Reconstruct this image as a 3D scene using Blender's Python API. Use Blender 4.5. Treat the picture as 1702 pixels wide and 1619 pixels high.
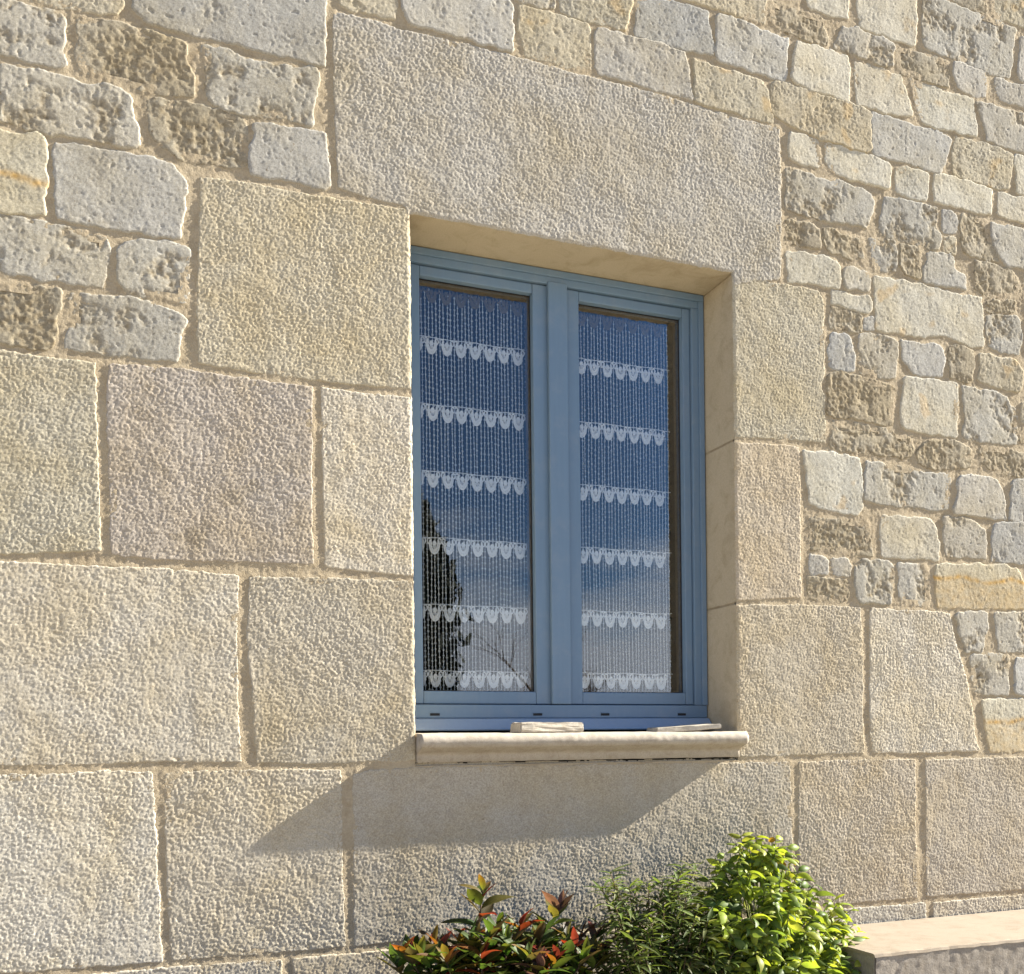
import bpy, bmesh, math, random
import numpy as np
from mathutils import Vector, Matrix, Euler

scene = bpy.context.scene
for o in list(bpy.data.objects):
    bpy.data.objects.remove(o)
COL = scene.collection

# ------------------------------------------------------------------ camera
YAW = math.radians(20.7755)      # the camera looks along the wall towards the right
ROLL = 0.0108
DIST = 2.5888                    # metres from the wall
Fv = Vector((math.sin(YAW), math.cos(YAW), 0)); Rv = Vector((math.cos(YAW), -math.sin(YAW), 0)); Uv = Vector((0, 0, 1))
e1 = Rv*math.cos(ROLL) - Uv*math.sin(ROLL)
e2 = Rv*math.sin(ROLL) + Uv*math.cos(ROLL)
camd = bpy.data.cameras.new('camera'); cam = bpy.data.objects.new('camera', camd); COL.objects.link(cam)
cam.matrix_world = Matrix(((e1.x, e2.x, -Fv.x, 0), (e1.y, e2.y, -Fv.y, -DIST), (e1.z, e2.z, -Fv.z, 0), (0, 0, 0, 1)))
camd.sensor_fit = 'HORIZONTAL'; camd.sensor_width = 36.0
camd.lens = 1650/1702*36.0
camd.shift_y = (1232.97-809.5)/1702
camd.clip_start = 0.05; camd.clip_end = 2000
scene.camera = cam

# ------------------------------------------------------------------ sky, sun, exposure
SUN_DIR = Vector((0.437, -0.0505, 0.270)).normalized()     # towards the sun: it grazes the wall from the right
world = bpy.data.worlds.new('World'); scene.world = world; world.use_nodes = True
wn = world.node_tree.nodes; wl = world.node_tree.links; wn.clear()
w_out = wn.new('ShaderNodeOutputWorld'); w_bg = wn.new('ShaderNodeBackground'); w_bg.inputs['Strength'].default_value = 0.05
sky = wn.new('ShaderNodeTexSky'); sky.sky_type = 'NISHITA'; sky.sun_disc = False
sky.sun_elevation = math.asin(SUN_DIR.z); sky.sun_rotation = math.atan2(SUN_DIR.x, SUN_DIR.y)
sky.altitude = 1200; sky.air_density = 1.0; sky.dust_density = 0.2; sky.ozone_density = 7.0
w_tc = wn.new('ShaderNodeTexCoord'); w_sep = wn.new('ShaderNodeSeparateXYZ')
w_map = wn.new('ShaderNodeMapping'); w_map.inputs['Scale'].default_value = (1.6, 1.6, 6.0)
w_noi = wn.new('ShaderNodeTexNoise'); w_noi.inputs['Scale'].default_value = 2.2; w_noi.inputs['Detail'].default_value = 7; w_noi.inputs['Roughness'].default_value = 0.55
wl.new(w_tc.outputs['Generated'], w_sep.inputs[0]); wl.new(w_tc.outputs['Generated'], w_map.inputs[0]); wl.new(w_map.outputs[0], w_noi.inputs['Vector'])
# cloud bank low over the horizon: noise plus a falling elevation term
w_el = wn.new('ShaderNodeMath'); w_el.operation = 'MULTIPLY_ADD'; w_el.inputs[1].default_value = -3.6; w_el.inputs[2].default_value = 0.70
wl.new(w_sep.outputs['Z'], w_el.inputs[0])
w_add = wn.new('ShaderNodeMath'); w_add.operation = 'ADD'; wl.new(w_noi.outputs['Fac'], w_add.inputs[0]); wl.new(w_el.outputs[0], w_add.inputs[1])
w_ramp = wn.new('ShaderNodeValToRGB'); w_ramp.color_ramp.elements[0].position = 0.48; w_ramp.color_ramp.elements[1].position = 0.72
wl.new(w_add.outputs[0], w_ramp.inputs[0])
w_mix = wn.new('ShaderNodeMix'); w_mix.data_type = 'RGBA'
wl.new(w_ramp.outputs[0], w_mix.inputs['Factor']); wl.new(sky.outputs[0], w_mix.inputs['A']); w_mix.inputs['B'].default_value = (8.0, 8.7, 10.0, 1)
wl.new(w_mix.outputs['Result'], w_bg.inputs['Color']); wl.new(w_bg.outputs[0], w_out.inputs[0])

sund = bpy.data.lights.new('sun', 'SUN'); sund.energy = 5.0; sund.angle = math.radians(0.53); sund.color = (1.0, 0.95, 0.85)
sun = bpy.data.objects.new('sun', sund); COL.objects.link(sun); sun.location = (8, -3, 6)
sun.rotation_euler = SUN_DIR.to_track_quat('Z', 'Y').to_euler()
scene.view_settings.view_transform = 'Standard'; scene.view_settings.look = 'None'
scene.view_settings.gamma = 1.0; scene.view_settings.exposure = 1.87
scene.view_settings.use_curve_mapping = False
scene.render.resolution_x = 1024; scene.render.resolution_y = 974

# ------------------------------------------------------------------ helpers
rng = random.Random(7)

def hsh(ix, iy, seed):
    h = (ix.astype(np.int64)*374761393 + iy.astype(np.int64)*668265263 + int(seed)*1442695041) & 0xffffffff
    h = ((h ^ (h >> 13))*1274126177) & 0xffffffff
    h = ((h ^ (h >> 16))*2246822519) & 0xffffffff
    return (h ^ (h >> 15)) & 0xffff

ANG = np.linspace(0, 2*np.pi, 65536, endpoint=False); GC = np.cos(ANG); GS = np.sin(ANG)
def noise(x, y, seed=0):
    """2D gradient noise, about -0.7..0.7"""
    x0 = np.floor(x); y0 = np.floor(y); fx = x-x0; fy = y-y0
    u = fx*fx*fx*(fx*(fx*6-15)+10); v = fy*fy*fy*(fy*(fy*6-15)+10)
    def g(a, b):
        h = hsh(x0+a, y0+b, seed); return GC[h]*(fx-a)+GS[h]*(fy-b)
    n0 = g(0, 0)*(1-u)+g(1, 0)*u; n1 = g(0, 1)*(1-u)+g(1, 1)*u
    return (n0*(1-v)+n1*v)*1.4
def fbm(x, y, seed=0, octv=3, gain=0.5):
    s = 0; a = 1.0
    for k in range(octv):
        s = s+a*noise(x*2**k+k*17.3, y*2**k-k*9.1, seed+k*31); a *= gain
    return s
def worley(x, y, seed=0):
    """distance to the nearest jittered lattice point"""
    x0 = np.floor(x); y0 = np.floor(y); best = np.full(x.shape, 9.0)
    for a in (-1, 0, 1):
        for b in (-1, 0, 1):
            h = hsh(x0+a, y0+b, seed); k = hsh(x0+a, y0+b, seed+77)
            px = x0+a+h/65536.0; py = y0+b+k/65536.0
            best = np.minimum(best, (px-x)**2+(py-y)**2)
    return np.sqrt(best)
def sstep(a, b, x):
    t = np.clip((x-a)/(b-a), 0, 1); return t*t*(3-2*t)

def sdf(px, pz, poly):
    """signed distance to a polygon, positive inside"""
    d2 = np.full(px.shape, 1e9); ins = np.zeros(px.shape, bool); n = len(poly)
    for i in range(n):
        ax, az = poly[i]; bx, bz = poly[(i+1) % n]
        ex, ez = bx-ax, bz-az; L = ex*ex+ez*ez
        if L < 1e-12: continue
        wx = px-ax; wz = pz-az
        t = np.clip((wx*ex+wz*ez)/L, 0, 1)
        d2 = np.minimum(d2, (wx-ex*t)**2+(wz-ez*t)**2)
        if az != bz:
            c = ((az > pz) != (bz > pz)) & (px < ex*(pz-az)/ez+ax)
            ins ^= c
    d = np.sqrt(d2); return np.where(ins, d, -d)

def round_poly(poly, r):
    out = []; n = len(poly)
    for i in range(n):
        p = np.array(poly[i-1]); q = np.array(poly[i]); s = np.array(poly[(i+1) % n])
        a = p-q; b = s-q; la = np.linalg.norm(a); lb = np.linalg.norm(b)
        if la < 1e-6 or lb < 1e-6: continue
        ra = min(r, la*.4); rb = min(r, lb*.4)
        u = q+a/la*ra; v = q+b/lb*rb
        out.append(tuple(u)); out.append(tuple(q*.5+u*.25+v*.25)); out.append(tuple(v))
    return out

def np_mesh(name, verts, quads, smooth=True):
    me = bpy.data.meshes.new(name)
    verts = np.asarray(verts, dtype=np.float32); quads = np.asarray(quads, dtype=np.int32)
    me.vertices.add(len(verts)); me.vertices.foreach_set('co', verts.ravel())
    k = quads.shape[1]
    me.loops.add(quads.size); me.loops.foreach_set('vertex_index', quads.ravel())
    me.polygons.add(len(quads))
    me.polygons.foreach_set('loop_start', np.arange(0, quads.size, k, dtype=np.int32))
    me.polygons.foreach_set('use_smooth', np.full(len(quads), smooth, dtype=bool))
    me.update(calc_edges=True); me.validate()
    return me

def link(name, me, mats, parent=None, loc=(0, 0, 0)):
    o = bpy.data.objects.new(name, me); COL.objects.link(o)
    if me is not None and mats is not None:
        for m in (mats if isinstance(mats, (list, tuple)) else [mats]): me.materials.append(m)
    o.location = loc
    if parent: o.parent = parent
    return o
def empty(name, loc=(0, 0, 0)):
    o = bpy.data.objects.new(name, None); COL.objects.link(o); o.location = loc; o.empty_display_size = 0.1
    return o
def tag(o, label=None, cat=None, group=None, kind=None):
    if label: o['label'] = label
    if cat: o['category'] = cat
    if group: o['group'] = group
    if kind: o['kind'] = kind
    return o
def bm_obj(name, bm, mat, parent=None, smooth=False, bevel=0.0, seg=2):
    if bevel > 0:
        bmesh.ops.bevel(bm, geom=[e for e in bm.edges], offset=bevel, segments=seg, affect='EDGES', profile=0.6, clamp_overlap=True)
    bmesh.ops.recalc_face_normals(bm, faces=bm.faces[:])
    me = bpy.data.meshes.new(name); bm.to_mesh(me); bm.free()
    for p in me.polygons: p.use_smooth = smooth
    o = link(name, me, mat)
    if parent:
        o.parent = parent; o.matrix_parent_inverse = Matrix.Translation(-Vector(parent_world(parent)))
        ATORIGIN.add(o.name)
    return o
ATORIGIN = set()                  # parts whose own origin sits at the world origin
def parent_world(p):
    if p.name in ATORIGIN: return Vector((0, 0, 0))
    v = Vector(p.location)
    while p.parent:
        p = p.parent; v = v+Vector(p.location)
    return v
def box(bm, x0, x1, y0, y1, z0, z1):
    vs = [bm.verts.new((x, y, z)) for x in (x0, x1) for y in (y0, y1) for z in (z0, z1)]
    for f in ((0, 1, 3, 2), (4, 6, 7, 5), (0, 4, 5, 1), (2, 3, 7, 6), (0, 2, 6, 4), (1, 5, 7, 3)):
        bm.faces.new([vs[i] for i in f])
    return vs
def box_obj(name, dims, mat, parent=None, bevel=0.002, seg=2, smooth=False):
    bm = bmesh.new(); box(bm, *dims); return bm_obj(name, bm, mat, parent, smooth, bevel, seg)

# ------------------------------------------------------------------ materials
def new_mat(name):
    m = bpy.data.materials.new(name); m.use_nodes = True
    nt = m.node_tree; nt.nodes.clear()
    out = nt.nodes.new('ShaderNodeOutputMaterial'); b = nt.nodes.new('ShaderNodeBsdfPrincipled')
    nt.links.new(b.outputs[0], out.inputs['Surface'])
    return m, nt, b, out
def nd(nt, t, **kw):
    n = nt.nodes.new(t)
    for k, v in kw.items(): setattr(n, k, v)
    return n
def mixc(nt, fac, a, b, mode='MIX'):
    n = nd(nt, 'ShaderNodeMix', data_type='RGBA', blend_type=mode)
    for s, v in (('Factor', fac), ('A', a), ('B', b)):
        if hasattr(v, 'is_linked') or hasattr(v, 'links'): nt.links.new(v, n.inputs[s])
        else: n.inputs[s].default_value = v if s == 'Factor' else (*v, 1) if len(v) == 3 else v
    return n.outputs['Result']
def noise_tex(nt, vec, scale, detail=4, rough=0.55, dist=0.0):
    n = nd(nt, 'ShaderNodeTexNoise'); n.inputs['Scale'].default_value = scale; n.inputs['Detail'].default_value = detail
    n.inputs['Roughness'].default_value = rough; n.inputs['Distortion'].default_value = dist
    nt.links.new(vec, n.inputs['Vector']); return n.outputs['Fac']
def ramp(nt, fac, p0, p1, c0=(0, 0, 0), c1=(1, 1, 1)):
    r = nd(nt, 'ShaderNodeValToRGB'); e = r.color_ramp.elements
    e[0].position = p0; e[1].position = p1; e[0].color = (*c0, 1); e[1].color = (*c1, 1)
    nt.links.new(fac, r.inputs[0]); return r.outputs[0]
def bump(nt, bsdf, height, strength, distance):
    b = nd(nt, 'ShaderNodeBump'); b.inputs['Strength'].default_value = strength; b.inputs['Distance'].default_value = distance
    nt.links.new(height, b.inputs['Height']); nt.links.new(b.outputs[0], bsdf.inputs['Normal'])

def stone_material(name, grain=0.5):
    """limestone: the object's own colour, mineral speckle, soft staining; worn hollows (attribute) are brown with lichen"""
    m, nt, b, out = new_mat(name)
    geo = nd(nt, 'ShaderNodeNewGeometry').outputs['Position']
    oi = nd(nt, 'ShaderNodeObjectInfo')
    base = oi.outputs['Color']
    big = noise_tex(nt, geo, 5.0, 5, 0.6, 0.4)
    c = mixc(nt, ramp(nt, big, 0.42, 0.72), base, mixc(nt, 1.0, base, (0.97, 0.91, 0.78), 'MULTIPLY'))
    smp = nd(nt, 'ShaderNodeMapping'); smp.inputs['Scale'].default_value = (11, 11, 1.6); nt.links.new(geo, smp.inputs[0])
    c = mixc(nt, ramp(nt, noise_tex(nt, smp.outputs[0], 1.0, 5, 0.6, 0.3), 0.48, 0.78), c, mixc(nt, 1.0, c, (0.93, 0.915, 0.89), 'MULTIPLY'))
    mid = noise_tex(nt, geo, 22.0, 5, 0.65, 0.3)
    c = mixc(nt, ramp(nt, mid, 0.52, 0.75), c, mixc(nt, 1.0, c, (0.86, 0.845, 0.83), 'MULTIPLY'))
    sp = noise_tex(nt, geo, 230.0, 4, 0.8)
    c = mixc(nt, 1.0, c, ramp(nt, sp, 0.25, 0.75, (0.52, 0.50, 0.46), (1.27, 1.26, 1.24)), 'MULTIPLY')
    dk = noise_tex(nt, geo, 120.0, 2, 0.6)
    c = mixc(nt, ramp(nt, dk, 0.68, 0.76), c, mixc(nt, 1.0, c, (0.55, 0.48, 0.40), 'MULTIPLY'))
    at = nd(nt, 'ShaderNodeAttribute', attribute_name='worn').outputs['Fac']
    wcol = mixc(nt, ramp(nt, noise_tex(nt, geo, 70.0, 5, 0.75), .3, .7), (0.12, 0.088, 0.048), (0.38, 0.31, 0.195))
    c = mixc(nt, at, c, wcol)
    av = nd(nt, 'ShaderNodeAttribute', attribute_name='vein').outputs['Fac']
    c = mixc(nt, av, c, (0.50, 0.31, 0.10))
    nt.links.new(c, b.inputs['Base Color'])
    b.inputs['Roughness'].default_value = 0.95; b.inputs['Specular IOR Level'].default_value = 0.15
    bump(nt, b, noise_tex(nt, geo, 300.0, 5, 0.75), grain, 0.0016)
    return m
M_ASH = stone_material('bush_hammered_limestone', 0.55)
M_RUB = stone_material('weathered_limestone', 0.5)

def plain_stone(name, c0, c1, sc=9.0, gr=0.3, gscale=300.0, dist=0.0008, rough=0.9):
    m, nt, b, out = new_mat(name)
    geo = nd(nt, 'ShaderNodeNewGeometry').outputs['Position']
    c = mixc(nt, noise_tex(nt, geo, sc, 6, 0.62, 0.6), c0, c1)
    c = mixc(nt, 1.0, c, ramp(nt, noise_tex(nt, geo, gscale*.7, 3, 0.7), 0.3, 0.7, (0.86, 0.85, 0.83), (1.08, 1.08, 1.07)), 'MULTIPLY')
    c = mixc(nt, ramp(nt, noise_tex(nt, geo, sc*2.3, 6, 0.68, 0.8), 0.47, 0.80), c, mixc(nt, 1.0, c, (0.74, 0.70, 0.64), 'MULTIPLY'))
    nt.links.new(c, b.inputs['Base Color']); b.inputs['Roughness'].default_value = rough; b.inputs['Specular IOR Level'].default_value = 0.2
    bump(nt, b, noise_tex(nt, geo, gscale, 4, 0.7), gr, dist)
    return m
M_MORT = plain_stone('sandy_lime_mortar', (0.36, 0.29, 0.19), (0.50, 0.415, 0.29), 9, 1.0, 240, 0.0022, 1.0)
M_REV = plain_stone('dressed_reveal_stone', (0.46, 0.38, 0.255), (0.55, 0.475, 0.345), 6, 0.25, 420, 0.0006)
M_SILL = plain_stone('sill_stone', (0.38, 0.325, 0.255), (0.50, 0.445, 0.37), 14, 0.5, 380, 0.0008)
M_LOOSE = plain_stone('loose_pale_stone', (0.42, 0.37, 0.29), (0.58, 0.53, 0.44), 25, 0.7, 200, 0.001)
M_COPE = plain_stone('smooth_coping_stone', (0.27, 0.22, 0.165), (0.34, 0.285, 0.22), 7, 0.15, 400, 0.0005)
M_RENDER = plain_stone('rough_grey_render', (0.25, 0.22, 0.185), (0.36, 0.32, 0.27), 12, 0.7, 160, 0.002, 1.0)
M_GROUND = plain_stone('pale_gravel_ground', (0.34, 0.30, 0.235), (0.46, 0.41, 0.325), 3, 0.6, 60, 0.01, 1.0)
M_SOIL = plain_stone('dark_soil', (0.05, 0.035, 0.022), (0.10, 0.07, 0.045), 20, 0.8, 80, 0.01, 1.0)
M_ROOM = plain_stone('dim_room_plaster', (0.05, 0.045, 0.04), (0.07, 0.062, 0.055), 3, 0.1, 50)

# ------------------------------------------------------------------ the stone wall
X0, X1, ZB, ZT = 0.705, 1.719, -0.0605, 1.425          # window opening
REV = 0.30                                            # depth of the dressed reveal
wall = empty('stone_house', (0.0, 0.0, -1.65))
tag(wall, 'sunlit wall of cream hammered blocks and weathered rubble around the blue window', 'house')
COLS = {'A0': (.53, .475, .375), 'A1': (.585, .54, .45), 'A2': (.52, .47, .36), 'A3': (.48, .435, .38), 'A4': (.49, .45, .375), 'A5': (.53, .465, .365), 'A6': (.49, .45, .38),
        'G': (.44, .425, .385), 'P': (.55, .52, .435), 'C': (.48, .435, .335), 'M': (.45, .425, .365), 'B': (.40, .355, .27), 'Y': (.56, .515, .40)}
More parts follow.
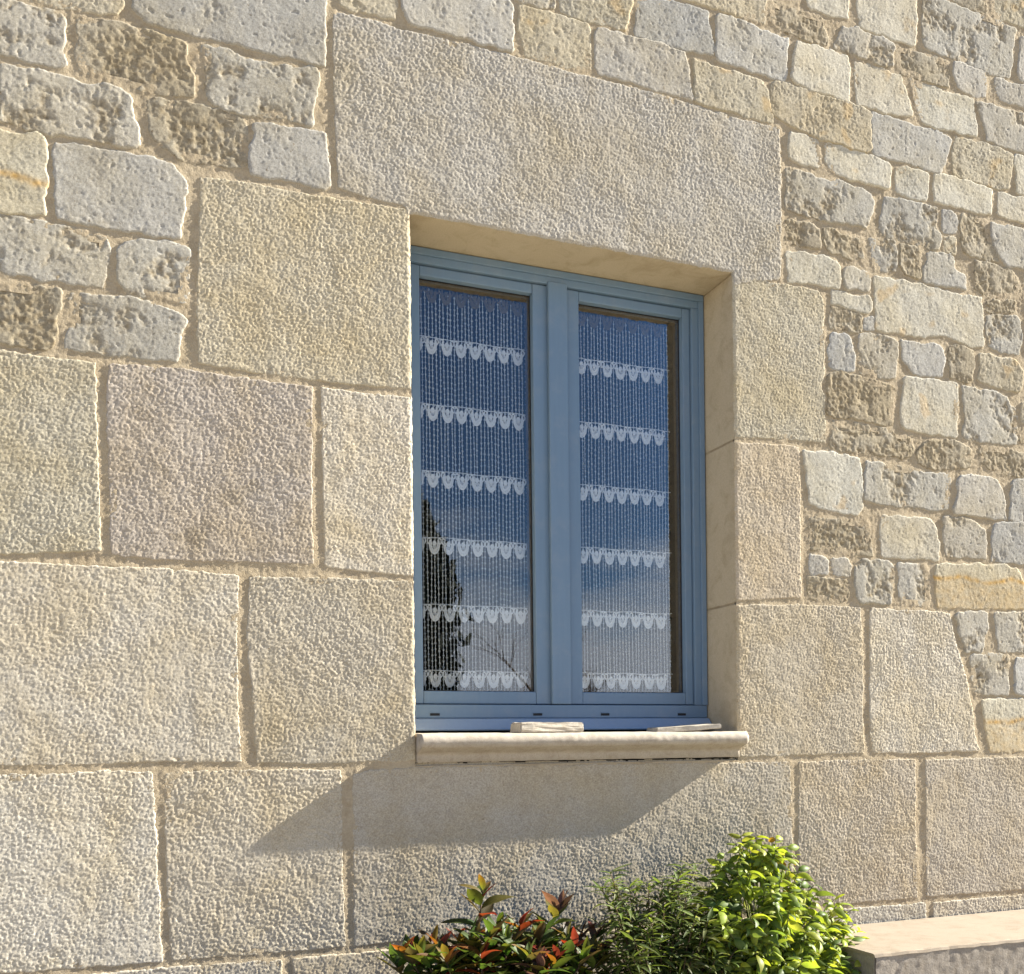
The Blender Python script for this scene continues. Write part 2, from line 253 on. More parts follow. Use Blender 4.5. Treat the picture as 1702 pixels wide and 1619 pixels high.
# kind, then outline corners in millimetres on the wall (along, up)
STONES = """
C -246 1845 -12 1882 -11 1808 -26 1777 -149 1765 -240 1761
G 16 1985 483 1981 478 1846 476 1772 312 1771 145 1773 52 1776 19 1797
M -357 1749 -278 1750 -230 1749 -152 1749 -145 1742 -142 1623 -206 1617 -280 1625 -358 1629
B -112 1748 -14 1756 77 1750 130 1746 137 1687 155 1661 156 1623 133 1611 19 1604 -83 1614 -112 1626
M 173 1748 236 1751 294 1739 368 1741 460 1754 461 1720 455 1687 443 1638 443 1607 375 1608 263 1600 198 1608 184 1628 183 1709
M -278 1595 -222 1597 -167 1599 -100 1590 -26 1600 2 1591 5 1546 15 1511 27 1474 -10 1461 -71 1461 -128 1461 -184 1458 -236 1461 -281 1465
B 40 1587 136 1596 234 1599 260 1597 282 1559 278 1504 270 1460 196 1457 124 1454 60 1486 50 1522
G 296 1573 341 1588 401 1583 477 1591 483 1554 488 1458 480 1450 380 1453 291 1451 288 1492 299 1543
Y -360 1436 -281 1441 -243 1439 -194 1449 -185 1425 -184 1375 -186 1321 -193 1265 -196 1258 -245 1256 -283 1253 -362 1253
G -165 1433 -119 1443 -85 1435 -34 1438 53 1446 95 1437 127 1409 132 1376 122 1307 111 1259 51 1257 -53 1257 -120 1256 -157 1261 -164 1343
M -346 1243 -283 1243 -219 1242 -154 1239 -87 1234 -57 1232 -50 1204 -56 1155 -61 1110 -105 1109 -188 1109 -266 1111 -348 1109
M -23 1208 -5 1230 58 1240 122 1240 138 1231 135 1163 127 1101 49 1101 -13 1103 -27 1138
B -348 1088 -285 1087 -162 1088 -155 1074 -161 1030 -175 948 -222 942 -286 946 -349 947
M -135 1077 -55 1085 0 1090 56 1085 106 1072 125 1052 118 1032 104 951 48 949 -56 949 -150 950 -143 985 -126 1006 -136 1041
A2 163 1420 270 1428 418 1427 572 1430 719 1435 722 948 691 948 414 941 154 950 153 1112 159 1259
A2 -427 927 -286 930 -199 925 -79 927 -77 768 -71 470 -174 461 -291 448 -432 437
A3 -54 927 103 936 275 930 442 928 436 699 437 464 270 462 73 455 -53 461 -57 657 -58 823
A1 460 930 557 927 737 933 732 446 552 454 465 458 461 701
A1 -432 433 -291 435 -114 435 73 438 250 429 245 266 246 58 252 -47 68 -40 -119 -45 -296 -43 -436 -44
A0 273 427 479 434 732 436 726 -48 474 -53 285 -47 277 127 265 266
A1 -426 -59 -296 -61 -188 -62 -76 -58 39 -63 44 -126 49 -251 53 -376 58 -533 -81 -532 -247 -530 -430 -525
A0 66 -67 158 -63 282 -62 503 -66 505 -206 506 -340 511 -533 405 -534 215 -534 76 -531 68 -377 64 -189
A4 533 -79 572 -71 703 -65 1716 -70 1907 -68 1915 -135 1916 -417 1919 -519 1450 -526 974 -530 748 -528 531 -535 530 -339
A5 1938 -72 2180 -68 2405 -70 2403 -246 2407 -530 2126 -531 1937 -528 1935 -324
A5 2446 -73 2880 -69 3102 -66 3095 -533 2874 -532 2444 -529 2439 -347
A1 -173 -545 58 -546 348 -549 352 -745 -425 -656 -424 -542
A0 369 -549 746 -549 1120 -548 1117 -833 373 -747
A0 1139 -548 1941 -545 1936 -927 1139 -835
A1 1964 -545 2122 -544 2295 -545 2444 -545 2443 -985 1959 -929
A1 2470 -547 2873 -547 3095 -546 3087 -1059 2469 -988
A6 501 1915 577 1921 642 1921 683 1915 849 1920 1003 1920 1138 1917 1253 1914 1439 1916 1595 1910 1758 1902 1896 1907 1899 1795 1900 1628 1895 1432 1717 1384 704 1399 690 1441 574 1445 510 1457 505 1577 500 1751
A2 1681 1417 1899 1420 2040 1420 2056 1388 2057 1274 2057 1160 2043 1116 2059 1083 2059 936 1893 931 1675 919
A5 1675 905 1893 918 1960 914 1960 751 1958 562 1961 441 1842 431 1668 418
A0 1668 409 1956 422 2189 422 2199 246 2192 90 2197 -51 1948 -53 1663 -54
A1 2234 422 2365 420 2454 423 2558 414 2572 345 2600 271 2623 211 2639 140 2655 80 2662 8 2681 -49 2571 -50 2382 -53 2227 -50 2219 11 2217 155 2221 335 2222 407
G 688 2046 852 2085 991 2075 1006 2059 1004 1932 850 1936 710 1938 696 1972
C 517 1997 673 2002 670 1938 579 1935 520 1936
C 1028 2064 1094 2066 1242 2063 1246 2008 1247 1931 1207 1926 1106 1928 1047 1927 1034 1957 1028 2006
M 1013 2119 1131 2132 1133 2082 1071 2077 1017 2076
C 1152 2146 1382 2180 1377 2144 1361 2077 1232 2073 1151 2078
G 1268 2059 1284 2061 1375 2060 1482 2064 1553 2056 1569 2020 1580 1924 1531 1922 1450 1925 1340 1932 1267 1930 1261 1967 1264 2019
G 1403 2199 1486 2196 1635 2203 1641 2168 1656 2114 1653 2075 1554 2066 1442 2066 1393 2069 1398 2119
C 1521 2241 1850 2326 1842 2216 1738 2217 1639 2219 1560 2218
G 1673 2199 1743 2201 1830 2187 1934 2188 1921 2138 1922 2054 1852 2058 1759 2058 1671 2065 1669 2129
B 1864 2289 1920 2292 1981 2287 2021 2292 2056 2289 2062 2265 2082 2230 2075 2200 2020 2199 1959 2204 1886 2214 1867 2225
P 2004 2358 2161 2387 2160 2312 2125 2306 2028 2306 2008 2314
P 2194 2436 2442 2461 2442 2441 2438 2337 2432 2288 2348 2289 2289 2293 2267 2291 2216 2294 2203 2338
M 2145 2277 2206 2286 2223 2279 2302 2278 2339 2272 2346 2259 2334 2192 2294 2191 2229 2200 2176 2201 2106 2205 2110 2220
P 1966 2186 2020 2190 2158 2186 2165 2153 2161 2112 2160 2040 2104 2048 2025 2050 1951 2059 1941 2073 1952 2137
P 2184 2174 2266 2181 2331 2175 2373 2171 2388 2140 2405 2085 2417 2056 2379 2044 2286 2041 2196 2045 2192 2087 2188 2125
C 1867 2037 1918 2047 1968 2043 2053 2037 2156 2040 2208 2036 2246 2025 2245 1908 2228 1894 2173 1895 2109 1901 2042 1901 1962 1913 1899 1928 1864 1948
C 1589 2044 1668 2036 1805 2036 1833 2034 1851 2015 1864 1946 1869 1912 1803 1914 1667 1916 1594 1919 1592 1995
G 2251 2024 2329 2023 2464 2020 2561 2022 2582 2006 2568 1957 2544 1897 2531 1887 2462 1886 2410 1893 2328 1893 2259 1893 2252 1925
P 1934 1894 1989 1895 2039 1892 2045 1852 2047 1811 1997 1811 1931 1816 1930 1857
P 2066 1890 2140 1892 2221 1887 2287 1882 2317 1877 2327 1865 2319 1797 2269 1798 2171 1796 2126 1803 2091 1804 2073 1831
M 1918 1781 1951 1784 2003 1780 2037 1767 2116 1780 2187 1772 2246 1760 2255 1727 2241 1687 2221 1652 2153 1653 2042 1644 1980 1648 1918 1658
P 2351 1865 2388 1876 2477 1873 2482 1847 2476 1786 2410 1782 2350 1790 2348 1827
P 2515 1880 2603 1881 2710 1874 2760 1872 2757 1829 2755 1790 2691 1781 2602 1787 2507 1789 2507 1838
C 2601 2021 2676 2023 2786 2022 2856 2014 2852 1974 2839 1889 2765 1881 2674 1886 2592 1887 2593 1923 2590 1964
P 2791 1869 2858 1867 2952 1870 2951 1787 2879 1786 2786 1790
P 2867 2013 2973 2015 2971 1888 2911 1886 2873 1884
P 2415 2170 2472 2170 2547 2164 2605 2164 2679 2166 2686 2125 2697 2045 2662 2041 2584 2040 2507 2036 2455 2042 2433 2091 2419 2141
M 2700 2159 2762 2162 2862 2159 3019 2165 3017 2025 2910 2031 2822 2028 2738 2040 2741 2067 2713 2121
B 2358 2274 2435 2266 2495 2265 2572 2274 2575 2236 2576 2182 2540 2180 2464 2181 2379 2182 2355 2197
G 2599 2274 2665 2274 2740 2264 2741 2228 2739 2188 2687 2177 2636 2183 2609 2198 2598 2235
G 2780 2258 2844 2257 2947 2265 3010 2267 3009 2194 2864 2188 2815 2192 2783 2216
M 2472 2467 2563 2472 2671 2458 2747 2464 2876 2450 2867 2401 2858 2331 2845 2276 2796 2265 2744 2271 2626 2284 2511 2286 2470 2300 2467 2359
B 2575 2493 2740 2536 2743 2469 2691 2469 2598 2478
C 2764 2542 3015 2606 3013 2468 2827 2469 2767 2469
G 2904 2426 3012 2430 3010 2276 2894 2272 2886 2307
B 1915 1615 1958 1625 2010 1619 2038 1609 2041 1555 1994 1549 1947 1549 1915 1549
B 2054 1616 2105 1617 2169 1605 2214 1613 2210 1551 2168 1534 2123 1545 2066 1554 2057 1578
P 1916 1519 1978 1526 2053 1528 2078 1530 2116 1515 2119 1484 2117 1437 2083 1434 2027 1441 1924 1428 1920 1473
M 2137 1500 2167 1510 2223 1503 2240 1485 2237 1447 2183 1447 2147 1441 2138 1471
P 2090 1425 2141 1425 2166 1418 2235 1428 2244 1384 2231 1375 2182 1381 2134 1384 2087 1388
B 2082 1372 2134 1376 2185 1368 2204 1358 2200 1312 2184 1305 2133 1303 2075 1308
G 2214 1354 2254 1362 2251 1322 2210 1319
P 2254 1492 2322 1498 2457 1499 2562 1491 2651 1490 2709 1495 2713 1410 2715 1332 2662 1323 2583 1341 2519 1342 2462 1327 2407 1329 2264 1323 2258 1418
M 2241 1616 2341 1626 2348 1579 2342 1525 2261 1518 2247 1553
B 2366 1622 2446 1621 2445 1575 2442 1515 2384 1522 2365 1553
M 2306 1763 2393 1765 2517 1768 2518 1704 2533 1672 2525 1632 2477 1626 2401 1630 2324 1631 2290 1635 2275 1648 2293 1717
G 2545 1761 2602 1759 2604 1696 2541 1692
C 2549 1673 2598 1679 2598 1630 2546 1628
G 2480 1614 2536 1618 2578 1617 2587 1596 2591 1569 2634 1559 2641 1516 2562 1513 2465 1511 2459 1554 2476 1578
B 2626 1768 2673 1771 2738 1760 2748 1723 2759 1669 2791 1629 2736 1626 2692 1630 2635 1637 2621 1687
G 2758 1757 2819 1757 2906 1756 2989 1757 2987 1629 2905 1627 2817 1625 2799 1641 2770 1676 2757 1724
B 2685 1612 2761 1616 2846 1610 2869 1585 2891 1543 2853 1515 2760 1501 2716 1508 2687 1523 2681 1572
B 2734 1486 2860 1504 2859 1470 2815 1458 2726 1454
M 2732 1435 2792 1447 2869 1450 2893 1387 2873 1325 2798 1322 2744 1336 2732 1375
C 2903 1607 2987 1612 2985 1480 2908 1472 2905 1522
G 2913 1448 2995 1453 2993 1332 2917 1327
G 2084 1285 2146 1293 2160 1269 2173 1214 2168 1176 2124 1176 2075 1181 2071 1229
M 2192 1299 2267 1310 2344 1302 2347 1256 2338 1176 2284 1170 2230 1175 2194 1176 2188 1238
G 2367 1302 2406 1297 2518 1310 2539 1299 2546 1261 2532 1211 2478 1205 2408 1204 2395 1226 2368 1247
B 2070 1161 2103 1168 2194 1162 2265 1156 2331 1149 2326 1087 2322 1020 2264 1019 2174 1025 2066 1027 2069 1087
P 2372 1180 2478 1187 2597 1193 2598 1132 2592 1012 2514 1010 2420 1013 2365 1023 2356 1075 2367 1120
B 2083 1006 2139 1012 2228 1010 2318 1005 2391 989 2413 955 2401 925 2353 918 2262 924 2155 917 2079 921
B 2561 1304 2611 1320 2666 1309 2673 1262 2664 1206 2625 1198 2571 1204 2564 1257
C 2701 1305 2793 1298 2870 1295 2890 1255 2885 1204 2852 1194 2783 1199 2719 1204 2692 1212 2700 1265
M 2621 1186 2695 1176 2751 1183 2815 1169 2831 1143 2859 1127 2867 1070 2858 1010 2789 1006 2669 1007 2622 1008 2631 1076
C 2884 1155 2955 1156 2954 1097 2887 1090
B 2879 1071 2953 1075 2953 1022 2878 1018
B 2467 984 2562 995 2630 985 2659 965 2648 918 2571 900 2480 892 2429 906 2424 939
B 2699 987 2758 993 2839 989 2895 983 2952 980 2951 898 2823 899 2727 918 2693 941
P 1974 904 2085 907 2190 899 2196 839 2197 752 2183 719 2104 724 1997 738 1985 803
M 2217 891 2260 891 2363 889 2423 884 2456 875 2566 880 2563 832 2554 764 2503 757 2409 762 2349 757 2210 768 2211 840
B 1992 695 2069 697 2223 697 2226 643 2239 593 2168 586 2081 595 1995 600 1987 646
P 2277 719 2349 724 2472 726 2497 700 2509 649 2508 590 2452 597 2367 589 2271 591 2272 664
M 2535 733 2607 740 2665 731 2714 704 2716 647 2713 605 2644 609 2543 603 2534 662
G 2599 873 2658 885 2772 880 2801 828 2805 748 2720 750 2578 751 2594 812
G 2838 881 2962 903 2959 743 2825 746 2832 815
G 2755 729 2846 736 2959 735 2957 597 2844 597 2743 599 2746 675
G 1990 576 2054 576 2061 551 2056 523 1998 516 1990 547
G 2072 569 2137 573 2150 549 2145 520 2080 520
B 1981 505 2058 505 2140 502 2144 470 2131 441 2057 431 1985 445
M 2172 561 2212 574 2302 575 2320 558 2317 485 2309 437 2255 438 2184 439 2167 496
M 2344 568 2452 573 2469 546 2471 480 2465 438 2357 434 2343 485
Y 2499 571 2595 580 2793 590 2859 574 2884 533 2890 444 2691 437 2507 434 2498 493
M 2582 413 2650 421 2719 420 2719 368 2698 311 2693 288 2624 290 2596 365
M 2754 421 2887 426 2954 428 2952 298 2773 292 2763 332
M 2643 276 2742 281 2813 279 2807 218 2811 149 2745 144 2661 144 2648 215
G 2848 268 2951 270 2950 146 2841 149
Y 2690 125 2770 127 2949 126 2947 -55 2728 -50 2704 45
"""
stones = []
for ln in STONES.strip().splitlines():
    w = ln.split(); v = [int(q)*.001 for q in w[1:]]
    stones.append((w[0], [(v[i], v[i+1]) for i in range(0, len(v), 2)], False))
nr_traced = len(stones)

# courses continue a little way beyond what the picture shows
def bbox(p):
    xs = [q[0] for q in p]; zs = [q[1] for q in p]; return min(xs), max(xs), min(zs), max(zs)
boxes = [bbox(p) for k, p, f in stones]
zc = -1.62; r2 = random.Random(3); WX0, WX1 = -1.25, 4.2
while zc < 2.95:
    hgt = r2.uniform(.14, .20) if zc > -.55 else r2.uniform(.28, .36)
    x = WX0+.01
    while x < WX1-.08:
        wd = r2.uniform(.20, .42) if zc > -.55 else r2.uniform(.4, .7)
        if x+wd > WX1-.10: wd = WX1-x
        a, b, c, d = x+.008, x+wd-.008, zc+.008, zc+hgt-.008
        over = [B for B in boxes if a < B[1]+.006 and b > B[0]-.006 and c < B[3]-.012 and d > B[2]+.012]
        if over and x+wd/2 > 2.6: a = max(B[1] for B in over)+.012
        elif over and x+wd/2 < .1: b = min(B[0] for B in over)-.012
        elif over: b = a
        if a < X1+.1 and b > X0-.1 and c < ZT and d > ZB: b = a
        if -.2 < a and b < 2.7 and -.8 < c and d < 1.9: b = a
        if b-a > .06:
            j = lambda: r2.uniform(-.006, .006)
            k = r2.choice('GPCMMP') if zc > -.55 else r2.choice(['A0', 'A1', 'A5'])
            stones.append((k, [(a+j(), c+j()), (b+j(), c+j()), (b+j(), d+j()), (a+j(), d+j())], True))
        x += wd
    zc += hgt

MG = 0.0042                                             # mortar grid
mx = np.arange(WX0, WX1, MG); mz = np.arange(-1.65, 3.05, MG)
MXg, MZg = np.meshgrid(mx, mz); MS = np.full(MXg.shape, -1.0)

def grain(x, z, sd, gs=1.0):
    """bush-hammered face: pitted lumps about a centimetre across, in metres"""
    wx = x+.0025*noise(x*120, z*120, sd+5); wz = z+.0025*noise(x*120, z*120, sd+6)
    w = worley(wx*148*gs, wz*148*gs, sd)
    w2 = worley(x*235, z*235, sd+3)
    return .0017*(.42-w)+.0008*(.42-w2)+.0003*noise(wx*60, wz*60, sd+1)+.0006*noise(x*240, z*240, sd+2)

def build_stone(idx, kind, poly, filler):
    sd = idx*13+1; cls = kind[0]; r1 = random.Random(idx*7+2)
    poly = round_poly(poly, .007 if cls == 'A' else .007)
    x0, x1, z0, z1 = bbox(poly); m = .012
    g = (.0026 if cls == 'A' else .0031) if not filler else .009
    xs = np.arange(x0-m, x1+m+g, g); zs = np.arange(z0-m, z1+m+g, g)
    X, Z = np.meshgrid(xs, zs)
    # ragged outline
    amp = .0035 if cls == 'A' else .0065
    wx = X+amp*noise(X*28, Z*28, sd+40)+.0022*noise(X*95, Z*95, sd+41)
    wz = Z+amp*noise(X*28, Z*28, sd+42)+.0022*noise(X*95, Z*95, sd+43)
    d = sdf(wx, wz, poly)+(.002 if cls == 'A' else .0070)
    # which edge meets the window opening
    cx = (x0+x1)/2; cz = (z0+z1)/2; side = None
    if cls == 'A' and not filler:
        if kind == 'A6': side = 'T'
        elif cx < X0 and x1 > X0 and z1 > -.05: side = 'L'
        elif cx > X1 and x0 < X1 and z1 > -.05: side = 'R'
    worn = np.zeros(X.shape); vein = np.zeros(X.shape)
    tilt = r1.uniform(-.004, .004)*(X-cx)/max(.1, x1-x0)+r1.uniform(-.003, .003)*(Z-cz)/max(.1, z1-z0)
    if cls == 'A':
        k = 1.25 if kind != 'A6' else 1.15
        h = .0017+r1.uniform(-.0005, .0005)+grain(X, Z, sd, r1.uniform(.82, 1.12))*k*r1.uniform(.85, 1.15)*(1+.35*noise(X*5, Z*5, sd+70))+.0009*noise(X*9, Z*9, sd+9)+.0006*noise(X*30, Z*30, sd+10)
        if kind == 'A3':
            worn = sstep(.35, .75, fbm(X*9, Z*9, sd+12, 4))*.35
        chip = sstep(.45, .7, noise(X*26, Z*26, sd+80)); h = h-.0016*chip*sstep(.03, .004, d)
        prof = sstep(-.002, .004, d)
    else:
        er = fbm(X*7, Z*7, sd+12, 6, .64)
        thr = {'G': .62, 'P': .75, 'C': .40, 'M': .16, 'B': -.35, 'Y': .85}[cls]+r1.uniform(-.06, .06)
        worn = sstep(thr-.25, thr+.5, er)
        deep = {'G': .0012, 'P': .001, 'C': .001, 'M': .0026, 'B': .0022, 'Y': .001}[cls]
        fine = (.0004*noise(X*110, Z*110, sd+1)+.0004*noise(X*50, Z*50, sd+3)+.0005*noise(X*200, Z*200, sd+2)+.0007*(.42-worley(X*160, Z*160, sd+4)))*(1+.6*noise(X*14, Z*14, sd+8))
        if cls == 'C': fine = fine*1.4
        pits = -.0018*sstep(.62, .80, fbm(X*48, Z*48, sd+22, 2))*(1.0 if cls in 'GMC' else .4)
        rough = worn*(.0020*noise(X*38, Z*38, sd+14)+.0018*noise(X*85, Z*85, sd+15)+.0012*noise(X*170, Z*170, sd+16))*(.85 if cls in 'BM' else .7)
        h = .0026+r1.uniform(-.0009, .0011)+fine+pits+rough-deep*worn+tilt*.7+.0012*noise(X*12, Z*12, sd+19)
        prof = sstep(-.004, .004, d)
        amt = {'G': .3, 'P': .3, 'C': .45, 'M': .95, 'B': .95, 'Y': .2}[cls]
        worn = worn*amt*(.65+.6*noise(X*60, Z*60, sd+33))
        if cls == 'Y':
            zz = (Z-z0)/(z1-z0)+.10*noise(X*9, Z*9, sd+50)
            vein = .85*np.exp(-((zz-(.42 if cx < 1 else .62))/.055)**2)+(.35*sstep(.62, .45, zz) if cx > 1 else 0)
            vein = vein*(.8+.6*noise(X*50, Z*50, sd+51))
        elif cls in 'PC':
            vein = .35*sstep(.45, .8, fbm(X*10, Z*10, sd+52, 3))
    if side:
        if side == 'L': e = X0-X
        elif side == 'R': e = X-X1
        else: e = np.where((X > X0-.002) & (X < X1+.002), Z-ZT, 1.0)
        jag = .0018*noise(X*75, Z*75, sd+60)+.0026*noise(X*32, Z*32, sd+61)
        e2 = e-jag
        h = h-.45*np.clip(.007-e2, 0, .02)
        d = np.where(e <= g*.5, np.maximum(d, d), d)
    y = -(h*prof-(1-prof)*.008)
    V = np.stack([X, y, Z], -1)
    keepv = d > -.0075
    clampm = None
    if side == 'L':
        clampm = X >= X0+jag; V[..., 0] = np.where(clampm, X0+jag, X)
    elif side == 'R':
        clampm = X <= X1+jag; V[..., 0] = np.where(clampm, X1+jag, X)
    elif side == 'T':
        clampm = (Z <= ZT+jag) & (X > X0) & (X < X1); V[..., 2] = np.where(clampm, ZT+jag, Z)
    ny, nx = X.shape
    i = np.arange(ny*nx).reshape(ny, nx)
    q = np.stack([i[:-1, :-1], i[:-1, 1:], i[1:, 1:], i[1:, :-1]], -1).reshape(-1, 4)
    kf = keepv.ravel(); ok = kf[q].any(1)
    if clampm is not None:
        cm = clampm.ravel(); ok &= ~cm[q].all(1)
    q = q[ok]
    verts = V.reshape(-1, 3); nsurf = None
    wr = np.clip(worn, 0, 1).ravel(); vn = np.clip(vein, 0, 1).ravel()
    used = np.unique(q); remap = -np.ones(len(verts), int); remap[used] = np.arange(len(used))
    verts = verts[used]; q = remap[q]; wr = wr[used]; vn = vn[used]
    nfront = len(q)
    # dressed return into the window opening
    if side:
        depths = np.array([.004, .012, .03, .07, .13, REV])
        if side in 'LR':
            sel = []
            for r in range(ny):
                cols = np.nonzero(clampm[r])[0]
                if len(cols) == 0: continue
                c = cols[0] if side == 'L' else cols[-1]
                if d[r, c] > -.002: sel.append((V[r, c, 0], V[r, c, 1], zs[r]))
        else:
            sel = []
            for c in range(nx):
                rows = np.nonzero(clampm[:, c])[0]
                if len(rows) == 0: continue
                r = rows[-1]
                sel.append((xs[c], V[r, c, 1], V[r, c, 2]))
        sel = np.array(sel)
        if side == 'T':                      # reach the corners exactly
            a = sel[0].copy(); a[0] = X0-.012; b = sel[-1].copy(); b[0] = X1+.012; sel = np.vstack([a, sel, b])
        n = len(sel); rows = [sel]
        for dep in depths:
            rr = sel.copy(); rr[:, 1] = dep
            f = max(0, 1-dep/.03)
            if side == 'L': rr[:, 0] = X0+(rr[:, 0]-X0)*f
            elif side == 'R': rr[:, 0] = X1+(rr[:, 0]-X1)*f
            else: rr[:, 2] = ZT+(rr[:, 2]-ZT)*f
            rows.append(rr)
        rv = np.concatenate(rows, 0); base = len(verts); k = np.arange(n-1); qq = []
        for L in range(len(depths)):
            a = base+L*n+k
            qq.append(np.stack([a, a+1, a+1+n, a+n], -1))
        qq = np.concatenate(qq, 0)
        if side in ('R', 'T'): qq = qq[:, ::-1]
        if side == 'T': qq = qq[:, ::-1]
        verts = np.vstack([verts, rv]); q = np.vstack([q, qq])
        wr = np.concatenate([wr, np.zeros(len(rv))]); vn = np.concatenate([vn, np.zeros(len(rv))])
    cen = np.array([cx, 0, cz])
    name = ('lintel_block' if kind == 'A6' else 'ashlar_block') if cls == 'A' else 'rubble_stone'
    me = np_mesh(name, verts-cen, q)
    if len(me.vertices) == len(wr):
        for an, arr in (('worn', wr), ('vein', vn)):
            if arr.max() > .01:
                at = me.attributes.new(an, 'FLOAT', 'POINT'); at.data.foreach_set('value', arr.astype(np.float32))
    o = link(name, me, [M_ASH if cls == 'A' else M_RUB, M_REV], wall, (cx, 0, cz+1.65))
    if side and len(me.polygons) == len(q):
        mi = np.zeros(len(q), dtype=np.int32); mi[nfront:] = 1; me.polygons.foreach_set('material_index', mi)
    c = COLS[kind]; v = r1.uniform(.93, 1.06); t = r1.uniform(-.02, .02)
    o.color = (c[0]*v*(1+t), c[1]*v, c[2]*v*(1-t*1.5), 1)
    # where the mortar shows
    i0 = max(0, int((x0-.03-mx[0])/MG)); i1 = min(len(mx), int((x1+.03-mx[0])/MG)+1)
    k0 = max(0, int((z0-.03-mz[0])/MG)); k1 = min(len(mz), int((z1+.03-mz[0])/MG)+1)
    if i1 > i0 and k1 > k0:
        s = sdf(MXg[k0:k1, i0:i1], MZg[k0:k1, i0:i1], poly)
        MS[k0:k1, i0:i1] = np.maximum(MS[k0:k1, i0:i1], s)

for idx, (k, p, f) in enumerate(stones):
    build_stone(idx, k, p, f)

# mortar: a rough sandy bed, lightly hollowed between the stones
my = -(.0006*noise(MXg*45, MZg*45, 901)+.0013*noise(MXg*115, MZg*115, 902)+.0007*noise(MXg*14, MZg*14, 903)-.0009*sstep(.0, .012, -MS)+.0012*sstep(.1, .5, noise(MXg*6, MZg*6, 904)))
inside = (MXg > X0+.001) & (MXg < X1-.001) & (MZg > ZB) & (MZg < ZT)
i = np.arange(MXg.size).reshape(MXg.shape)
q = np.stack([i[:-1, :-1], i[:-1, 1:], i[1:, 1:], i[1:, :-1]], -1).reshape(-1, 4)
ok = (MS.ravel() < .016)[q].any(1) & ~inside.ravel()[q].any(1)
q = q[ok]; V = np.stack([MXg, my, MZg], -1).reshape(-1, 3)
u = np.unique(q); rm = -np.ones(len(V), int); rm[u] = np.arange(len(u))
me = np_mesh('mortar', V[u]-np.array([0, 0, -1.65]), rm[q])
mort = link('mortar', me, M_MORT, wall)
# pointing that fills the joints inside the reveal, 2 mm behind the dressed stone
bm = bmesh.new()
for (xa, xb, za, zb) in ((X0-.06, X0-.002, ZB, ZT+.02), (X1+.002, X1+.06, ZB, ZT+.02), (X0-.06, X1+.06, ZT+.003, ZT+.06)):
    box(bm, xa, xb, .012, REV-.004, za, zb)
bm_obj('reveal_pointing', bm, M_MORT, wall)
# the ends and top of the wall
for dims in ((WX0-.02, WX0+.002, .002, .45, -1.65, 3.05), (WX1-.006, WX1+.016, .002, .45, -1.65, 3.05), (WX0, WX1, .004, .45, 3.046, 3.07)):
    box_obj('wall_end', dims, M_MORT, wall, 0)

# ------------------------------------------------------------------ ground, room behind the window
def grid_sheet(name, x0, x1, y0, y1, z, mat, n=2):
    me = np_mesh(name, np.array([(x0, y0, z), (x1, y0, z), (x1, y1, z), (x0, y1, z)]), np.array([[0, 1, 2, 3]]), False)
    return tag(link(name, me, mat), kind='structure')
grid_sheet('ground', -300, 300, -600, 200, -1.65, M_GROUND)
bm = bmesh.new()
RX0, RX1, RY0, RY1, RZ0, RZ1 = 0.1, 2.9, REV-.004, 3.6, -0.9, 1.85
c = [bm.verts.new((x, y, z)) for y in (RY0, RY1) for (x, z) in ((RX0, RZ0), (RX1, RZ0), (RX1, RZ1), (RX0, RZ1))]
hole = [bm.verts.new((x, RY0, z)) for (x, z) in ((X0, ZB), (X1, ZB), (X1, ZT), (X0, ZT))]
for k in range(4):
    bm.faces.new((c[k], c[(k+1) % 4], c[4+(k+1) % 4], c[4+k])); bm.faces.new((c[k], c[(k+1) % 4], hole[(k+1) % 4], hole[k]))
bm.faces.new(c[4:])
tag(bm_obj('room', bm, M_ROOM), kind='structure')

# ------------------------------------------------------------------ blue window
def paint(name, col, rough=0.38):
    m, nt, b, out = new_mat(name)
    geo = nd(nt, 'ShaderNodeNewGeometry').outputs['Position']
    mp = nd(nt, 'ShaderNodeMapping'); mp.inputs['Scale'].default_value = (60, 60, 3); nt.links.new(geo, mp.inputs[0])
    f = noise_tex(nt, mp.outputs[0], 2.0, 4, 0.6)
    c = mixc(nt, f, tuple(x*.92 for x in col), tuple(x*1.07 for x in col))
    dust = ramp(nt, noise_tex(nt, geo, 14, 6, 0.7), 0.5, 0.85)
    c = mixc(nt, dust, c, tuple(min(1, x*.75+.09) for x in col))
    nt.links.new(c, b.inputs['Base Color'])
    b.inputs['Roughness'].default_value = rough; b.inputs['Specular IOR Level'].default_value = 0.4
    bump(nt, b, f, 0.08, 0.001)
    return m
M_BLUE = paint('blue_grey_paint', (0.145, 0.222, 0.31))
M_BLUE_LIT = paint('blue_grey_paint_sky_lit', (0.26, 0.345, 0.45), 0.25)  # frame paint with sky light on the threshold slope painted in as paler blue
M_BEAD = plain_stone('tan_wood_bead', (0.15, 0.11, 0.07), (0.22, 0.165, 0.11), 30, 0.1, 100)
m, nt, b, out = new_mat('dark_slot'); b.inputs['Base Color'].default_value = (0.012, 0.012, 0.014, 1); b.inputs['Roughness'].default_value = 0.8; M_DARK = m
